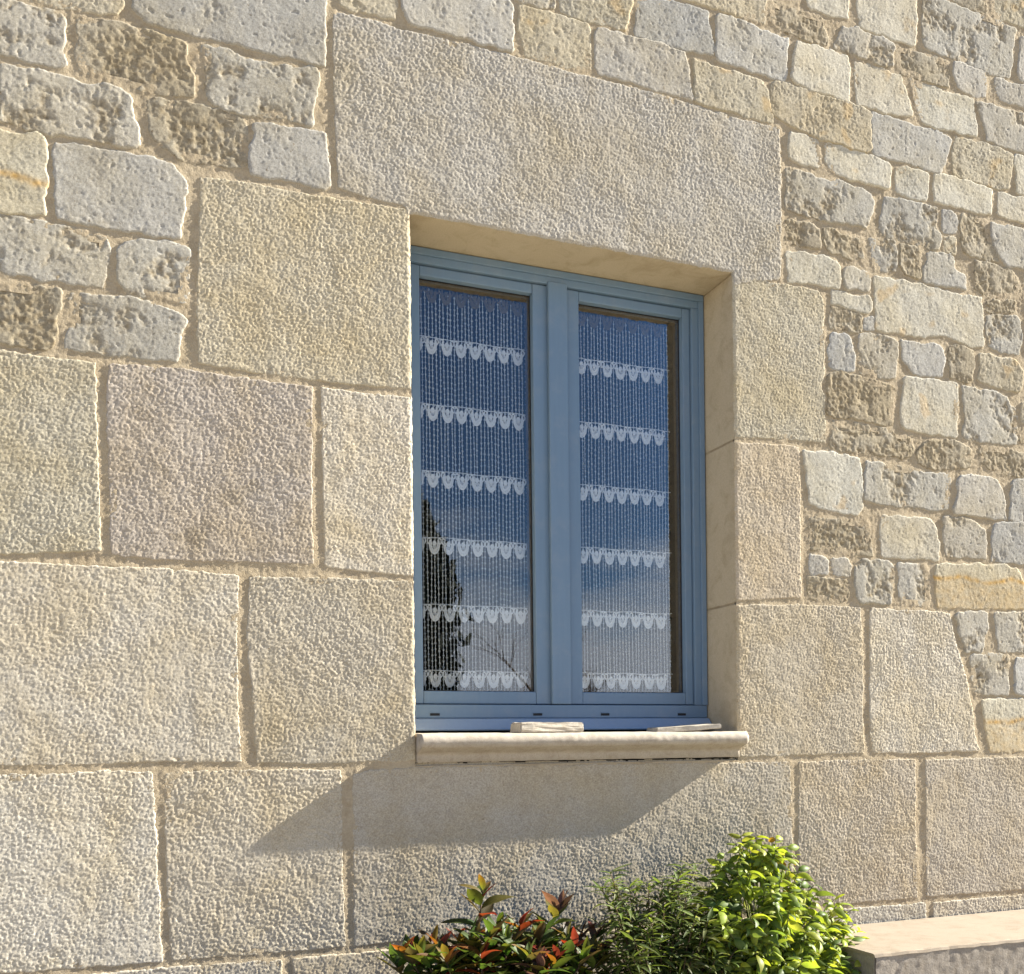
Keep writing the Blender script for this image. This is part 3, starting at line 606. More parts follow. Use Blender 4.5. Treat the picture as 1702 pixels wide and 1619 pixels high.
# glazing: mostly clear with the mirror image of the sky on it
m = bpy.data.materials.new('window_glass'); m.use_nodes = True; nt = m.node_tree; nt.nodes.clear()
out = nt.nodes.new('ShaderNodeOutputMaterial'); mix = nt.nodes.new('ShaderNodeMixShader'); tr = nt.nodes.new('ShaderNodeBsdfTransparent'); gl = nt.nodes.new('ShaderNodeBsdfGlossy')
gl.inputs['Roughness'].default_value = 0.0; tr.inputs['Color'].default_value = (0.97, 0.985, 0.98, 1); gl.inputs['Color'].default_value = (1, 1, 1, 1)
fr = nt.nodes.new('ShaderNodeFresnel'); fr.inputs['IOR'].default_value = 1.52
ma = nt.nodes.new('ShaderNodeMath'); ma.operation = 'MULTIPLY'; ma.inputs[1].default_value = 1.4; ma.use_clamp = True
nt.links.new(fr.outputs[0], ma.inputs[0]); nt.links.new(ma.outputs[0], mix.inputs[0]); nt.links.new(tr.outputs[0], mix.inputs[1]); nt.links.new(gl.outputs[0], mix.inputs[2]); nt.links.new(mix.outputs[0], out.inputs[0])
M_GLASS = m

FY = .168                                              # front of the fixed frame
win = empty('double_casement', (1.21, FY, .03))
tag(win, 'blue painted two leaf casement window set back in the stone wall', 'window')
fx0, fx1, fz0, fz1 = X0+.003, X1-.003, .030, ZT-.002
# fixed frame: two posts below a head, with a raised outer lip
def boxes_obj(name, dims, mat, parent, bevel=.003, seg=2):
    bm = bmesh.new()
    for d_ in dims: box(bm, *d_)
    return bm_obj(name, bm, mat, parent, False, bevel, seg)
fr_ = boxes_obj('frame', [(fx0, fx1, FY, FY+.09, fz1-.042, fz1), (fx0, fx0+.042, FY, FY+.09, .1105, fz1-.0425), (fx1-.042, fx1, FY, FY+.09, .1105, fz1-.0425)], M_BLUE, win)
boxes_obj('frame_lip', [(fx0, fx1, FY-.007, FY-.0005, fz1-.021, fz1-.0005), (fx1-.019, fx1-.0005, FY-.007, FY-.0005, .1105, fz1-.0215), (fx0+.0005, fx0+.019, FY-.007, FY-.0005, .1105, fz1-.0215)], M_BLUE, fr_, .002)
box_obj('bottom_rail', (fx0, fx1, FY-.003, FY+.09, .0705, .110), M_BLUE, win, .003)
# threshold that throws the water forward onto the stone sill
prof = [(FY+.02, .0702), (FY-.010, .0695), (FY-.016, .067), (FY-.040, .041), (FY-.042, .037), (FY-.040, .0335), (FY+.02, .0335)]
bm = bmesh.new(); A = [bm.verts.new((X0+.004, y, z)) for y, z in prof]; B = [bm.verts.new((X1-.004, y, z)) for y, z in prof]
bm.faces.new(A); bm.faces.new(B[::-1])
for k in range(len(prof)): bm.faces.new((A[k], B[k], B[(k+1) % len(prof)], A[(k+1) % len(prof)]))
bm_obj('threshold', bm, M_BLUE_LIT, win, False, .0012, 2)
for xs_ in (.808, 1.128, 1.352, 1.622):
    s = bm_slot = bmesh.new()
    box(s, xs_-.0145, xs_+.0145, FY-.0042, FY-.0028, .0775, .0845)
    so = bm_obj('drain_slot', s, M_DARK, win, False, .0006, 2)
    s2 = bmesh.new(); box(s2, xs_-.0155, xs_+.0155, FY-.0052, FY-.0030, .0850, .0870); bm_obj('slot_hood', s2, M_BLUE, so, False, .0008, 2)

SY = FY+.010                                           # front of the sashes
def sash(xa, xb, ga, gb, mirror):
    za, zb = .1125, fz1-.044
    gz0, gz1 = .150, 1.350
    s = boxes_obj('sash', [(xa, ga, SY, SY+.05, za, zb), (gb, xb, SY, SY+.05, za, zb), (ga+.0004, gb-.0004, SY+.0012, SY+.05, gz1, zb), (ga+.0004, gb-.0004, SY+.0012, SY+.05, za, gz0)], M_BLUE, win, .0035, 3)
    # thin pane, then the tan inner bead seen through it
    box_obj('pane', (ga-.004, gb+.004, SY+.024, SY+.0245, gz0-.004, gz1+.004), M_GLASS, s, 0)
    for (a, b_, c_, d_) in ((ga, gb, gz1-.009, gz1), (ga, ga+.008, gz0+.0045, gz1-.0095), (gb-.007, gb, gz0+.0045, gz1-.0095), (ga, gb, gz0, gz0+.004)):
        box_obj('bead', (a, b_, SY+.027, SY+.049, c_, d_), M_BEAD, s, .001)
    # dark rubber line round the pane
    for (a, b_, c_, d_) in ((ga, gb, gz1-.0022, gz1-.0002), (ga+.0002, ga+.0022, gz0+.003, gz1-.003), (gb-.0022, gb-.0002, gz0+.003, gz1-.003), (ga, gb, gz0+.0002, gz0+.0022)):
        box_obj('seal', (a, b_, SY+.0215, SY+.0238, c_, d_), M_DARK, s, 0)
sash(X0+.046, 1.1945, .779, 1.131, False)
sash(1.1955+.0, X1-.046, 1.284, 1.647, True)
bm = bmesh.new(); box(bm, 1.176, 1.239, FY-.006, SY-.0004, .112, 1.388)
bm_obj('cover_strip', bm, M_BLUE, win, False, .004, 3)

# ------------------------------------------------------------------ lace curtains of bead strings behind the panes
m, nt, b, out = new_mat('white_cotton_lace'); b.inputs['Base Color'].default_value = (0.90, 0.91, 0.93, 1); b.inputs['Roughness'].default_value = 0.9; b.inputs['Specular IOR Level'].default_value = 0.1
M_LACE = m
CY = SY+.060
def arc_band(V, Q, cx, cz, a0, a1, r0x, r0z, r1x, r1z, n, y0, y1):
    """a thick curved strip between two ellipses"""
    base = len(V)
    for k in range(n+1):
        t = a0+(a1-a0)*k/n; c_, s_ = math.cos(t), math.sin(t)
        for (rx, rz, y) in ((r0x, r0z, y0), (r1x, r1z, y0), (r1x, r1z, y1), (r0x, r0z, y1)):
            V.append((cx+rx*c_, y, cz+rz*s_))
    for k in range(n):
        i = base+4*k
        for j in range(4):
            Q.append((i+j, i+(j+1) % 4, i+4+(j+1) % 4, i+4+j))
def bar(V, Q, xa, za, xb, zb, w, y0, y1):
    dx, dz = xb-xa, zb-za; L = math.hypot(dx, dz) or 1; nx_, nz_ = -dz/L*w/2, dx/L*w/2
    b_ = len(V)
    for (x, z) in ((xa, za), (xb, zb)):
        for (s, y) in ((1, y0), (-1, y0), (-1, y1), (1, y1)): V.append((x+s*nx_, y, z+s*nz_))
    for j in range(4): Q.append((b_+j, b_+(j+1) % 4, b_+4+(j+1) % 4, b_+4+j))
def curtain(xa, xb, x_motif, label, header_mat, seed):
    rr = random.Random(seed)
    root = tag(empty('lace_curtain', ((xa+xb)/2, CY, .15)), label, 'curtain', 'lace curtains behind the panes')
    inv = Matrix.Translation(-Vector(root.location))
    def add(name, V, Q, mat):
        o = link(name, np_mesh(name, np.array(V), np.array(Q), False), mat); o.parent = root; o.matrix_parent_inverse = inv; return o
    wav = lambda x, z: .004*math.sin(x*34+seed)+.003*math.sin(x*71+z*3+seed)
    P = .0455; y0 = CY
    rows = [1.350, 1.199, 1.001, .804, .607, .409, .213]
    nm = int((xb-xa)/P)+2
    for bi, zr in enumerate(rows):
        V, Q = [], []
        # running thread
        n = 44
        for k in range(n):
            p = xa+(xb-xa)*k/n; r_ = xa+(xb-xa)*(k+1)/n
            bar(V, Q, p, zr+.0012*math.sin(p*40+bi), r_, zr+.0012*math.sin(r_*40+bi), .0020, y0-.001, y0+.001)
        for k in range(-1, nm):
            cx = x_motif+P*k+rr.uniform(-.0012, .0012)
            if cx < xa-.006 or cx > xb-.010: continue
            # two rings between motifs
            for dx in (-.0162, .0162):
                if xa < cx+dx < xb: arc_band(V, Q, cx+dx, zr-.0105, 0, 2*math.pi, .0036, .0062, .0067, .0102, 14, y0-.0012, y0+.0012)
            # scallop: a solid cap, open fan, thick rim
            zc = zr-.021; jit = rr.uniform(.95, 1.05)
            arc_band(V, Q, cx, zc+.004, 0, 2*math.pi, .0001, .0001, .0062, .0085, 12, y0-.0013, y0+.0013)
            a0, a1 = math.pi-.5, 2*math.pi+.5
            arc_band(V, Q, cx, zc, a0, a1, .0128*jit, .0225*jit, .0168*jit, .0290*jit, 18, y0-.0013, y0+.0013)
            arc_band(V, Q, cx, zc, a0+.1, a1-.1, .0076*jit, .0140*jit, .0122*jit, .0212*jit, 16, y0-.0013, y0+.0013)
            for t in (-2.55, -2.1, -1.57, -1.04, -.6):
                c_, s_ = math.cos(t), math.sin(t)
                bar(V, Q, cx+.0040*c_, zc+.0050*s_, cx+.0085*c_, zc+.0170*s_, .0016, y0-.001, y0+.001)
            for t in (-2.8, -2.3, -1.83, -1.31, -.85, -.35):
                c_, s_ = math.cos(t), math.sin(t)
                bar(V, Q, cx+.0115*c_*jit, zc+.0205*s_*jit, cx+.0135*c_*jit, zc+.0240*s_*jit, .0040, y0-.001, y0+.001)
        add('scalloped_band', V, Q, header_mat if bi == 0 else M_LACE)
    # beads on threads
    V, Q = [], []
    ns = int((xb-xa)/(P/4)); z_lo, z_hi = .150, 1.342
    for k in range(ns+1):
        x = xa+.004+k*P/4+rr.uniform(-.0008, .0008); ph = rr.random(); n = 40; am = rr.uniform(.0004, .0016)
        f = lambda z: x+am*math.sin(z*7+ph*9)+.0006*math.sin(z*23+ph*5)
        for j in range(n):
            za, zb_ = z_lo+(z_hi-z_lo)*j/n, z_lo+(z_hi-z_lo)*(j+1)/n
            bar(V, Q, f(za), za, f(zb_), zb_, .0015, y0+.002, y0+.0032)
        z = z_lo+.0172*(ph if k % 2 else ph*.5)
        while z < z_hi:
            c_ = f(z); R = .0038*rr.uniform(.82, 1.12); b_ = len(V); ym = y0+.0025
            for t in range(6): V.append((c_+R*math.cos(t*math.pi/3), ym-.0002, z+R*1.02*math.sin(t*math.pi/3)))
            V.append((c_, ym-R*.8, z)); V.append((c_, ym+R*.8, z))
            for t in range(0, 6, 2):
                Q.append((b_+t, b_+(t+1) % 6, b_+(t+2) % 6, b_+6)); Q.append((b_+(t+2) % 6, b_+(t+1) % 6, b_+t, b_+7))
            z += .0172*rr.uniform(.93, 1.07)
    tag(add('bead_strings', V, Q, M_LACE), kind='stuff')
M_HEAD = plain_stone('tan_lace_header', (0.13, 0.105, 0.07), (0.20, 0.165, 0.115), 40, 0.1, 300)
curtain(.786, 1.131, .832, 'white lace bead curtain behind the left window pane', M_HEAD, 1)
curtain(1.292, 1.632, 1.318, 'white lace bead curtain behind the right window pane', M_HEAD, 2)

# ------------------------------------------------------------------ moulded stone sill
def sweep_sill():
    # profile (y, z): nosing, cove, fascia
    pr = [(.16, .028), (.02, .0255), (-.035, .0235)]
    for k in range(9):
        t = math.radians(80-k*21.25); pr.append((-.034-.0205*math.cos(t), .003+.0205*math.sin(t)))
    for k in range(6):
        t = math.radians(90-k*18); pr.append((-.004-.028*(1-math.cos(math.radians(90)-t*0+0)*0) * (1-k/5)**1.6, -.0195-.014*k/5))
    pr += [(-.003, -.036), (-.003, -.0535), (.16, -.0535)]
    return pr
pr = sweep_sill()
xs_ = list(np.arange(X0+.0025, X1+.004, .006)); xs_[-1] = X1+.004
V = []; Q = []; npf = len(pr)
for i_, x in enumerate(xs_):
    for j_, (y, z) in enumerate(pr):
        a = np.array([x*60]); b2 = np.array([j_*.7])
        e = float(noise(a, b2, 700)[0])*.0012 + float(noise(np.array([x*18]), np.array([j_*.25]), 701)[0])*.0010
        V.append((x, y-(e if y < .01 else 0), z+e*.6))
for i_ in range(len(xs_)-1):
    for j_ in range(npf):
        a = i_*npf+j_; c_ = i_*npf+(j_+1) % npf
        Q.append((a, c_, c_+npf, a+npf))
me = np_mesh('window_sill', np.array(V), np.array(Q), True)
bm = bmesh.new(); bm.from_mesh(me); bm.verts.ensure_lookup_table()
bm.faces.new([bm.verts[j_] for j_ in range(npf)]); bm.faces.new([bm.verts[(len(xs_)-1)*npf+j_] for j_ in range(npf)][::-1])
sillo = bm_obj('window_sill', bm, M_SILL, wall, True)

# loose stones left lying on the sill
def loose(name, cx, cy, cz, sx, sy, sz, rot, seed, label):
    bm = bmesh.new(); bmesh.ops.create_cube(bm, size=1.0)
    for v in bm.verts: v.co = Vector((v.co.x*sx, v.co.y*sy, v.co.z*sz))
    bmesh.ops.bevel(bm, geom=bm.edges[:], offset=min(sz*.14, .004), segments=2, affect='EDGES')
    bmesh.ops.subdivide_edges(bm, edges=[e for e in bm.edges if e.calc_length() > .012], cuts=5, use_grid_fill=True)
    for v in bm.verts:
        c_ = v.co; n1 = float(noise(np.array([c_.x*45+c_.z*20]), np.array([c_.y*45+c_.z*31]), seed)[0]); n2 = float(noise(np.array([c_.x*120+9]), np.array([c_.z*120+c_.y*70]), seed+3)[0])
        v.co += Vector((n1*.003, n2*.0025, n1*.0022+n2*.001))
    bmesh.ops.triangulate(bm, faces=bm.faces[:])
    o = bm_obj(name, bm, M_LOOSE, None, False); o.location = (cx, cy, cz); o.rotation_euler = rot
    return tag(o, label, 'stone', 'loose stones on the sill')
loose('loose_stone', 1.094, .012, .0385, 0.199, .075, .030, (0, 0, math.radians(3)), 5, 'thick pale chipped stone lying on the middle of the window sill')
loose('loose_stone', 1.542, .02, .0355, .205, .085, .014, (math.radians(2), math.radians(-3.5), math.radians(-6)), 8, 'thin flat stone lying at the right end of the window sill')

# ------------------------------------------------------------------ low wall with coping, and planting bed
bed = empty('stone_planter', (2.8, -.19, -1.65))
tag(bed, 'low rendered planter with smooth cream coping at the foot of the house', 'planter')
bm = bmesh.new(); box(bm, 1.902, 3.7, -.382, -.0075, -.606, -.597)
bmesh.ops.subdivide_edges(bm, edges=[e for e in bm.edges if e.calc_length() > .3], cuts=60, use_grid_fill=True)
for v in bm.verts:
    if v.co.y < -.37:
        e = float(noise(np.array([v.co.x*38]), np.array([v.co.z*30]), 811)[0]); v.co.y += .003*e; v.co.z += .0022*float(noise(np.array([v.co.x*70]), np.array([3.3]), 812)[0])
    if abs(v.co.y+.382) < .006 and v.co.z > -.6: v.co.y += .003; v.co.z -= .0015
bm_obj('coping', bm, M_COPE, bed, False)
# the rough rendered front as a displaced face
gx = np.arange(1.906, 3.7, .007); gz = np.arange(-1.65, -.6055, .007)
GX, GZ = np.meshgrid(gx, gz); gy = -.379-.0012*noise(GX*22, GZ*22, 821)-.0014*noise(GX*60, GZ*60, 822)-.0010*worley(GX*70, GZ*70, 823)+.0012*sstep(.3, .6, fbm(GX*20, GZ*20, 824, 3))
V = np.stack([GX, gy, GZ], -1).reshape(-1, 3); i = np.arange(GX.size).reshape(GX.shape)
Q = np.stack([i[:-1, :-1], i[:-1, 1:], i[1:, 1:], i[1:, :-1]], -1).reshape(-1, 4)
o = link('rendered_face', np_mesh('rendered_face', V, Q), M_RENDER); o.parent = bed; o.matrix_parent_inverse = Matrix.Translation(-Vector(bed.location))
box_obj('core', (1.907, 3.69, -.372, -.009, -1.65, -.607), M_RENDER, bed, .002)
front = box_obj('planter_front', (-.2, 1.906, -.52, -.40, -1.65, -.72), M_RENDER, bed, .01)
gx = np.arange(-.2, 1.91, .02); gyv = np.arange(-.40, -.005, .02); GX, GY = np.meshgrid(gx, gyv)
V = np.stack([GX, GY, -.76+.02*noise(GX*9, GY*9, 831)+.012*noise(GX*30, GY*30, 832)], -1).reshape(-1, 3); i = np.arange(GX.size).reshape(GX.shape)
Q = np.stack([i[:-1, :-1], i[:-1, 1:], i[1:, 1:], i[1:, :-1]], -1).reshape(-1, 4)
tag(link('soil', np_mesh('soil', V, Q), M_SOIL), kind='structure')

# ------------------------------------------------------------------ plants
def leaf_mat(name, rough=0.35, trans=0.35):
    m = bpy.data.materials.new(name); m.use_nodes = True; nt = m.node_tree; nt.nodes.clear()
    out = nt.nodes.new('ShaderNodeOutputMaterial'); b = nt.nodes.new('ShaderNodeBsdfPrincipled'); t = nt.nodes.new('ShaderNodeBsdfTranslucent'); mx_ = nt.nodes.new('ShaderNodeMixShader')
    geo = nd(nt, 'ShaderNodeNewGeometry').outputs['Position']; oi = nd(nt, 'ShaderNodeObjectInfo')
    at = nd(nt, 'ShaderNodeAttribute', attribute_name='tint')
    c = mixc(nt, 1.0, oi.outputs['Color'], at.outputs['Color'], 'MULTIPLY')
    c = mixc(nt, ramp(nt, noise_tex(nt, geo, 55, 3, .6), .45, .75), c, mixc(nt, 1.0, c, (.72, .80, .6), 'MULTIPLY'))
    nt.links.new(c, b.inputs['Base Color']); b.inputs['Roughness'].default_value = rough; b.inputs['Specular IOR Level'].default_value = 0.35
    tc = mixc(nt, 1.0, c, (1.5, 1.45, .75), 'MULTIPLY'); nt.links.new(tc, t.inputs['Color'])
    mx_.inputs[0].default_value = trans
    nt.links.new(b.outputs[0], mx_.inputs[1]); nt.links.new(t.outputs[0], mx_.inputs[2]); nt.links.new(mx_.outputs[0], out.inputs[0])
    return m
M_LEAF = leaf_mat('garden_leaf', 0.5, 0.42); M_TWIG = plain_stone('brown_twig', (.10, .065, .04), (.17, .11, .07), 60, .3, 300)
M_GTWIG = plain_stone('green_twig', (.12, .14, .05), (.18, .18, .07), 60, .2, 300)

def leaf_geo(L, W, fold, curl, wave, n=7, roll=0.0, pt=1.0):
    """lanceolate blade along +Y, folded on its midrib, curling down; returns verts and quads"""
    V, Q = [], []
    for k in range(n+1):
        t = k/n; w = W*.5*(math.sin(math.pi*min(1, t**.85))**.9 if 0 < t < 1 else 0)*(1-.25*t*pt)
        a = curl*t*t
        y = L*(t-curl*curl*t**3/6*.6); z = -L*curl*t*t*.5
        wv = wave*math.sin(t*9)
        for s in (-1, -.5, 0, .5, 1):
            V.append((s*w*(1-abs(s)*roll*.25), y, z+abs(s)*w*fold-abs(s)**2*w*roll+wv*abs(s)*(1 if s > 0 else -.6)))
    for k in range(n):
        for j in range(4):
            i_ = k*5+j; Q.append((i_, i_+1, i_+6, i_+5))
    return np.array(V), np.array(Q)
def leaf_mesh(name, *a, grad=None, **kw):
    V, Q = leaf_geo(*a, **kw); me = np_mesh(name, V, Q, True)
    c = me.color_attributes.new('tint', 'FLOAT_COLOR', 'POINT')
    arr = np.ones((len(me.vertices), 4), np.float32)
    if grad is not None and len(me.vertices) == len(V):
        t = V[:, 1]/V[:, 1].max(); arr[:, :3] = np.array(grad[0])*(1-t)[:, None]+np.array(grad[1])*t[:, None]
    c.data.foreach_set('color', arr.ravel()); me.materials.append(M_LEAF)
    return me
def frame_from(d, up):
    d = d.normalized(); x = d.cross(up)
    if x.length < 1e-4: x = d.cross(Vector((1, 0, 0)))
    x.normalize(); z = x.cross(d); return Matrix((x, d, z)).transposed()
def tube(V, Q, pts, r0, r1, n=5):
    b_ = len(V)
    for k, p in enumerate(pts):
        p = Vector(p); q = Vector(pts[min(k+1, len(pts)-1)]); s = Vector(pts[max(k-1, 0)])
        M = frame_from((q-s) if (q-s).length > 1e-6 else Vector((0, 0, 1)), Vector((0.3, 1, .2))); r_ = r0+(r1-r0)*k/(len(pts)-1)
        for j in range(n):
            t = 2*math.pi*j/n; v = p+M @ Vector((math.cos(t)*r_, 0, math.sin(t)*r_)); V.append(tuple(v))
    for k in range(len(pts)-1):
        for j in range(n): Q.append((b_+k*n+j, b_+k*n+(j+1) % n, b_+(k+1)*n+(j+1) % n, b_+(k+1)*n+j))
def bez(a, c_, b_, n=7):
    a, c_, b_ = Vector(a), Vector(c_), Vector(b_)
    return [a*(1-t)**2+c_*2*t*(1-t)+b_*t*t for t in [k/n for k in range(n+1)]]

class Plant:
    def __init__(s, name, loc, label):
        s.root = tag(empty(name, loc), label, 'shrub'); s.loc = Vector(loc); s.SV, s.SQ = [], []; s.FV, s.FQ, s.FT, s.nv = [], [], [], 0
        s.leaves = 0
    def leaf_obj(s, me, pos, M, sc, col):
        o = bpy.data.objects.new('leaf', me); COL.objects.link(o); o.parent = s.root
        o.matrix_local = Matrix.Translation(Vector(pos)-s.loc) @ M.to_4x4() @ Matrix.Scale(sc, 4); o.color = (*col, 1); s.leaves += 1
    def leaf_stuff(s, geo, pos, M, sc, col):
        V, Q = geo; R_ = np.array(M); W = (V*sc) @ R_.T+np.array(Vector(pos)-s.loc)
        s.FV.append(W); s.FQ.append(Q+s.nv); s.nv += len(V); s.FT.append(np.tile(np.array([*col, 1.0]), (len(V), 1)))
    def finish(s, twig):
        if s.SQ:
            V = np.array(s.SV)-np.array(s.loc); o = link('stems', np_mesh('stems', V, np.array(s.SQ)), twig, s.root)
        if s.FV:
            me = np_mesh('foliage', np.vstack(s.FV), np.vstack(s.FQ)); ca = me.color_attributes.new('tint', 'FLOAT_COLOR', 'POINT')
            T_ = np.vstack(s.FT).astype(np.float32)
            if len(T_) == len(me.vertices): ca.data.foreach_set('color', T_.ravel())
            o = link('foliage', me, M_LEAF, s.root); o.color = (1, 1, 1, 1); tag(o, kind='stuff')

# red and green broad-leaved shrub (left)
rp = random.Random(21)
RED = Plant('red_tipped_shrub', (.88, -.24, -.76), 'low shrub with broad red and olive green leaves below the window sill')
broad = [leaf_mesh('leaf', .068, .027, .35, cu, .0012, 8, grad=g) for cu, g in ((.25, ((1, 1, 1), (1.1, .9, .8))), (.6, ((.75, 1.2, .9), (1.35, .7, .6))), (.1, ((1, 1, 1), (1, .95, .9))), (.9, ((1, 1.05, 1), (1, .9, .8))))]
reds = [(.17, .03, .018), (.20, .085, .02), (.14, .025, .022), (.13, .10, .025)]
grns = [(.06, .10, .022), (.085, .115, .025), (.05, .085, .025), (.11, .10, .025), (.075, .06, .03)]
purp = [(.10, .055, .06), (.13, .07, .07), (.085, .05, .045)]
shoots = [(0.816, -0.22, -0.374, reds, 9, 0.75), (0.679, -0.25, -0.489, reds, 9, 0.7), (0.914, -0.24, -0.462, reds, 10, 0.7), (1.043, -0.2, -0.431, purp, 9, 0.7), (1.137, -0.22, -0.512, purp, 9, 0.7), (0.595, -0.28, -0.505, reds, 8, 0.6), (0.761, -0.2, -0.51, reds, 11, 0.7), (0.853, -0.3, -0.489, grns, 11, 0.75), (0.962, -0.27, -0.48, grns, 11, 0.75), (1.031, -0.3, -0.518, reds, 9, 0.7), (0.631, -0.3, -0.51, grns, 9, 0.6), (0.772, -0.33, -0.509, reds, 10, 0.6), (0.893, -0.34, -0.519, grns, 10, 0.6), (0.873, -0.18, -0.476, grns, 10, 0.7), (1.05, -0.33, -0.541, grns, 10, 0.7), (0.679, -0.34, -0.512, reds, 10, 0.6), (0.96, -0.35, -0.535, reds, 9, 0.6), (0.982, -0.16, -0.511, grns, 10, 0.7), (1.134, -0.28, -0.54, purp, 9, 0.7), (0.757, -0.26, -0.535, grns, 10, 0.7), (0.643, -0.2, -0.514, grns, 10, 0.7), (0.719, -0.18, -0.524, grns, 10, 0.7), (0.773, -0.26, -0.486, grns, 10, 0.7), (0.85, -0.22, -0.518, purp, 10, 0.7), (0.892, -0.26, -0.523, purp, 10, 0.7), (0.999, -0.22, -0.53, grns, 10, 0.7), (1.037, -0.25, -0.499, grns, 10, 0.7), (1.103, -0.18, -0.532, purp, 10, 0.7), (0.577, -0.25, -0.53, grns, 9, 0.6), (1.106, -0.3, -0.557, grns, 10, 0.6), (0.806, -0.3, -0.472, grns, 9, 0.6), (0.916, -0.36, -0.542, purp, 10, 0.6)]
for (tx, ty, tz, pal, nl, h) in shoots:
    base = (.80+(tx-.80)*.45+rp.uniform(-.03, .03), -.24+(ty+.24)*.4, -.76)
    pts = bez(base, (base[0]*.6+tx*.4, ty*.7+base[1]*.3, tz-.08), (tx, ty, tz), 9)
    tube(RED.SV, RED.SQ, pts, .0035, .0014)
    ph = rp.uniform(0, 6.28)
    nl += 8
    for k in range(nl):
        t = 1-k/nl*h*.85; p_ = pts[0].lerp(pts[0], 0); f = t*9; i_ = min(8, int(f)); p_ = pts[i_].lerp(pts[i_+1], f-i_)
        az = ph+k*2.4+rp.uniform(-.3, .3); up = 1.75-k*.12+rp.uniform(-.2, .3)
        d = Vector((math.cos(az), math.sin(az)*.85, up*.75)).normalized()
        if k == 0: d = Vector((rp.uniform(-.3, .3), -.2, 1)).normalized()
        if k < 4: cl = rp.choice(pal)
        else: cl = rp.choice(grns+pal[:1])
        v = rp.uniform(.8, 1.25); cl = tuple(x*v for x in cl)
        M = frame_from(d, Vector((0, 0, 1))) @ Matrix.Rotation(rp.uniform(-.5, .5), 3, 'Y')
        sc = (.8 if k < 2 else 1.05 if k < 4 else 1.25)*rp.uniform(.8, 1.2)
        RED.leaf_obj(rp.choice(broad), p_, M, sc, cl)
RED.finish(M_TWIG)

# dark fine-leaved shrub (middle)
FINE = Plant('fine_leaved_shrub', (1.28, -.24, -.76), 'dark green bushy shrub with narrow pointed leaves between the red and bright green shrubs')
fine_geo = [leaf_geo(.046, .0095, .3, cu, .0004, 4) for cu in (.2, .7, 1.1)]
rp = random.Random(5)
tips = [(1.467, -0.373, -0.717), (1.424, -0.355, -0.624), (1.312, -0.367, -0.555), (1.292, -0.265, -0.478), (1.49, -0.337, -0.548), (1.232, -0.281, -0.465), (1.352, -0.267, -0.411), (1.128, -0.326, -0.506), (1.148, -0.321, -0.673), (1.459, -0.352, -0.64), (1.397, -0.338, -0.616), (1.289, -0.313, -0.703), (1.212, -0.343, -0.669), (1.308, -0.341, -0.696), (1.195, -0.27, -0.44), (1.527, -0.253, -0.439), (1.492, -0.339, -0.621), (1.335, -0.363, -0.549), (1.109, -0.307, -0.641), (1.15, -0.328, -0.608), (1.233, -0.242, -0.403), (1.276, -0.363, -0.659), (1.453, -0.345, -0.49), (1.273, -0.244, -0.381), (1.193, -0.217, -0.385), (1.061, -0.377, -0.69), (1.194, -0.371, -0.547), (1.394, -0.342, -0.679), (1.142, -0.372, -0.562), (1.259, -0.333, -0.673), (1.253, -0.303, -0.522), (1.153, -0.379, -0.538), (1.36, -0.252, -0.371), (1.304, -0.3, -0.734), (1.194, -0.28, -0.491), (1.324, -0.359, -0.641), (1.156, -0.179, -0.489), (1.29, -0.297, -0.436), (1.462, -0.345, -0.73), (1.282, -0.347, -0.545), (1.372, -0.204, -0.396), (1.363, -0.288, -0.433), (1.105, -0.267, -0.591), (1.434, -0.344, -0.599), (1.405, -0.201, -0.349), (1.143, -0.343, -0.53), (1.387, -0.356, -0.471), (1.351, -0.34, -0.638), (1.216, -0.342, -0.487), (1.307, -0.316, -0.508), (1.464, -0.361, -0.67), (1.333, -0.241, -0.424), (1.452, -0.372, -0.557), (1.21, -0.347, -0.718), (1.506, -0.34, -0.595), (1.255, -0.337, -0.52), (1.488, -0.339, -0.642), (1.422, -0.272, -0.425), (1.395, -0.304, -0.484), (1.106, -0.276, -0.55), (1.373, -0.342, -0.71), (1.582, -0.21, -0.479), (1.369, -0.285, -0.485), (1.39, -0.315, -0.695), (1.072, -0.331, -0.683), (1.482, -0.315, -0.705), (1.466, -0.242, -0.405), (1.148, -0.331, -0.632), (1.302, -0.252, -0.418), (1.128, -0.38, -0.687), (1.389, -0.353, -0.511), (1.171, -0.352, -0.501), (1.152, -0.301, -0.457), (1.368, -0.307, -0.517), (1.237, -0.329, -0.657), (1.403, -0.361, -0.573), (1.237, -0.322, -0.452), (1.323, -0.233, -0.383), (1.323, -0.372, -0.694), (1.241, -0.196, -0.393), (1.228, -0.315, -0.64), (1.292, -0.321, -0.599), (1.4, -0.33, -0.735), (1.361, -0.337, -0.46), (1.529, -0.24, -0.404), (1.461, -0.298, -0.483), (1.15, -0.295, -0.429), (1.249, -0.338, -0.629), (1.481, -0.276, -0.465), (1.284, -0.313, -0.569), (1.5, -0.344, -0.746), (1.124, -0.305, -0.718), (1.176, -0.372, -0.623), (1.451, -0.19, -0.361), (1.081, -0.341, -0.663), (1.174, -0.167, -0.397), (1.177, -0.213, -0.35), (1.208, -0.239, -0.47), (1.487, -0.307, -0.632), (1.385, -0.263, -0.402), (1.414, -0.342, -0.659), (1.166, -0.327, -0.591), (1.113, -0.262, -0.534), (1.327, -0.321, -0.582), (1.386, -0.318, -0.513), (1.364, -0.304, -0.544), (1.489, -0.357, -0.702), (1.176, -0.347, -0.673), (1.249, -0.327, -0.607), (1.13, -0.307, -0.592)]
